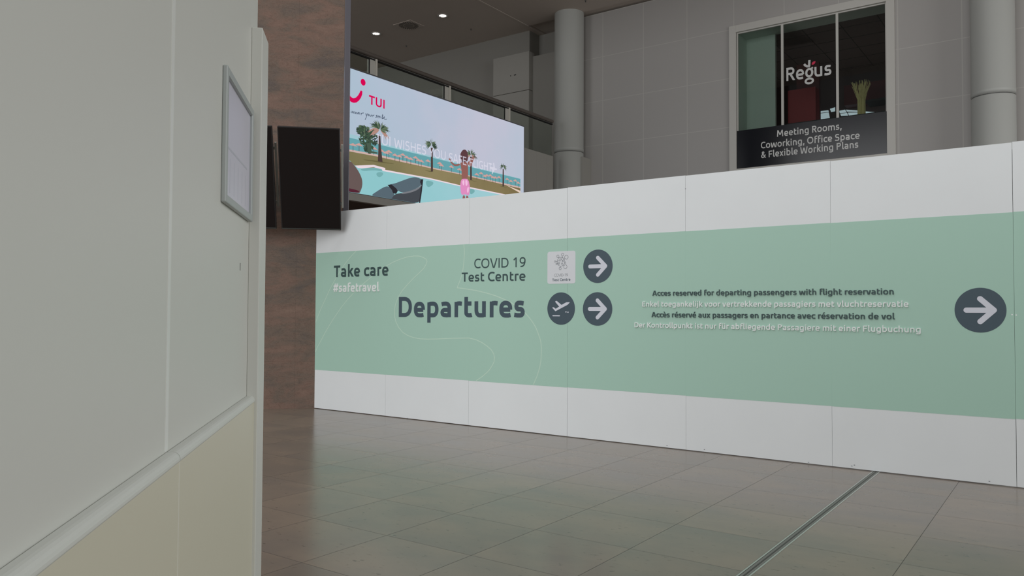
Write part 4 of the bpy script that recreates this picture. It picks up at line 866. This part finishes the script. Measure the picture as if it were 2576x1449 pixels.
# take-off sign
c = [(-5.0734, 1.5376)][0]; r = 0.1963
b = MB(); b.poly(PH, circle(c[0], c[1], r, 72), 0.0008, 0.002); o = build('takeoff_sign', b, NAVY, hd, origin=PH.at(c[0], c[1]), label='dark round take-off sign')
b = MB()
PLP = lambda pts: [(c[0]+(x-325)/220*r, c[1]-(y-1048)/258*r) for x, y in pts]
b.poly(PH, PLP([(184, 1034), (196, 1027), (210, 1028), (240, 1052), (296, 1017), (232, 940), (236, 931), (250, 926), (260, 928), (333, 990), (412, 948), (462, 946), (461, 956), (428, 990), (236, 1091)]), 0.0015, 0.003)
b.stroke(PH, PLP([(196, 1163), (302, 1163)]), r*0.065, 0.0015, 0.003, cap=True)
for x, y in ((405, 1101), (437, 1106)):
    q = PLP([(x, y)])[0]; b.poly(PH, circle(q[0], q[1], r*0.042, 18), 0.0015, 0.003)
build('plane_icon', b, ICONW, o)
# white test centre sign
q = [(-5.2717, 2.2351), (-4.8714, 2.2298), (-4.8715, 1.8385), (-5.2702, 1.8394)]
x0, x1 = (q[0][0]+q[3][0])/2, (q[1][0]+q[2][0])/2; z1, z0 = (q[0][1]+q[1][1])/2, (q[2][1]+q[3][1])/2; rr = 0.028
pts = []
for cx, cz, a0 in ((x1-rr, z1-rr, 0), (x0+rr, z1-rr, 90), (x0+rr, z0+rr, 180), (x1-rr, z0+rr, 270)):
    pts += [(cx+rr*math.cos(math.radians(a0+t)), cz+rr*math.sin(math.radians(a0+t))) for t in (0, 22, 45, 67, 90)]
b = MB(); b.poly(PH, pts, 0.0008, 0.002); o = build('test_centre_sign', b, mat('sign_white', (222, 224, 228), 0.5), hd, origin=PH.at(x0, z0), label='white rounded square sign with virus icon')
b = MB()
VP = lambda x, y: (x0+(x-110)/442*(x1-x0), z1-(y-140)/513*(z1-z0))
sxv = (x1-x0)/442; rv = lambda k: k*sxv
def ringc(x, y, k, wd=0.0042): p = VP(x, y); b.stroke(PH, circle(p[0], p[1], rv(k), 28), wd, 0.0015, 0.0028, closed=True)
ringc(326, 305, 60)
for x, y, k in ((278, 218, 18), (352, 194, 18), (412, 237, 27), (232, 298, 10), (256, 338, 11), (393, 322, 10), (396, 387, 26), (314, 412, 17), (353, 264, 17), (316, 270, 11), (293, 304, 17), (355, 298, 9), (343, 337, 10), (294, 338, 8)): ringc(x, y, k)
for p in (((287, 236), (294, 246)), ((349, 214), (346, 240)), ((392, 255), (372, 268)), ((242, 298), (268, 298)), ((267, 334), (273, 330)), ((383, 322), (384, 320)), ((379, 368), (366, 358)), ((317, 393), (320, 372))):
    b.stroke(PH, [VP(*p[0]), VP(*p[1])], 0.0042, 0.0015, 0.0028)
build('virus_icon', b, ICONL, o)
b = MB(); write(b, PH, 'COVID-19', VP(222, 540), VP(435, 537), (z1-z0)*44/513, 0.062, 0.0015, 0.0028); build('lettering', b, ICONL, o)
b = MB(); write(b, PH, 'Test Centre', VP(186, 611), VP(475, 608), (z1-z0)*40/513, 0.112, 0.0015, 0.0028); build('lettering', b, NAVY, o)

# ------------------------------------------------------------------ metal channel in the floor
e = empty('floor_channel', (-1.563, 4, 0)); tag(e, 'narrow metal channel set in the floor tiles running under the hoarding', 'channel')
for s_ in (-1, 1):
    b = MB(); b.box((-1.563+s_*0.0285-0.0055, -2, -0.02), (-1.563+s_*0.0285+0.0055, 12, 0.0022)); build('rail', b, CHALU, e)
b = MB(); b.box((-1.586, -2, -0.03), (-1.540, 12, 0.0009)); build('infill', b, SLOT, e)
for x in (-1.5865, -1.566, -1.560, -1.5425):
    b = MB(); b.box((x, -2, -0.03), (x+0.0028, 12, 0.0014)); build('groove', b, VENTB, e)

# ------------------------------------------------------------------ white partition beside the viewer
a46 = math.radians(46.0); run = Vector((-math.sin(a46), math.cos(a46), 0)); nrm = Vector((math.cos(a46), math.sin(a46), 0))
PP = Plane(-nrm*0.44, run)
e = empty('partition', PP.at(1.8, 0, -0.05)); tag(e, 'near white panelled partition with ledge and end post beside the viewer', 'partition')
TOP = 3.6; SE = 3.205
for s0, s1 in ((-1.6, 0.27), (0.273, 1.8705), (1.8745, SE)):
    b = MB(); b.obox(PP, s0, s1, 1.15, TOP, -0.10, 0.0); build('upper_panel', b, BOARD, e, bevel=0.0015)
b = MB(); b.obox(PP, 1.86, 1.885, 1.185, TOP, -0.02, 0.0012); build('seam_strip', b, mat('seam_white', (236, 238, 234), 0.4), e)
for s0, s1 in ((-1.6, 0.27), (0.2715, 1.874), (1.876, 3.05)):
    b = MB(); b.obox(PP, s0, s1, 0.0, 1.1655, 0.002, 0.028); build('lower_panel', b, BOARD2, e, bevel=0.0015)
b = MB(); b.obox(PP, 1.872, 1.878, 0.0, 1.16, 0.02, 0.0285); build('seam_strip', b, mat('seam_cream', (236, 234, 222), 0.4), e)
for s0, s1 in ((-1.6, 1.873), (1.877, 3.05)):
    b = MB()
    prof = [(0.0022, 1.15), (0.0022, 1.183)] + [(0.014+0.016*math.sin(math.radians(t)), 1.166+0.017*math.cos(math.radians(t))) for t in (0, 20, 40, 60, 80, 90)] + [(0.030, 1.1635), (0.028, 1.16)]
    n = len(prof); vs = [PP.at(s_, z, d_) for s_ in (s0, s1) for d_, z in prof]
    b.add(vs, [(i, (i+1) % n, n+(i+1) % n, n+i) for i in range(n)] + [list(range(n))[::-1], list(range(n, 2*n))], 0, False)
    build('ledge', b, LEDGE, e)
b = MB(); b.obox(PP, 3.05, 3.225, 0.0, 2.562, 0.0, 0.040); build('end_post', b, BOARD, e, bevel=0.003)
b = MB(); b.obox(PP, 2.858, 2.866, 1.638, 1.664, -0.002, 0.0006); build('screw_hole', b, RING, e, label='small dark hole')
# framed notice
f_ = empty('notice_frame', PP.at(2.76, 1.83, 0.0)); tag(f_, 'silver aluminium wall frame with pale notice on the white partition', 'picture frame')
b = MB(); frame(b, PP, 2.478, 3.035, 1.826, 2.243, 0.026, 0.0003, 0.016); build('frame', b, ALU, f_, bevel=0.004)
b = MB(); b.obox(PP, 2.504, 3.009, 1.852, 2.217, 0.0003, 0.005); pg = build('notice_sheet', b, PAPER, f_)
b = MB()
for i in range(5): b.obox(PP, 2.60+i*0.08, 2.606+i*0.08, 1.87, 1.98, 0.005, 0.0053)
b.obox(PP, 2.56, 2.95, 2.005, 2.012, 0.005, 0.0053)
build('faint_print', b, PAPERL, pg)
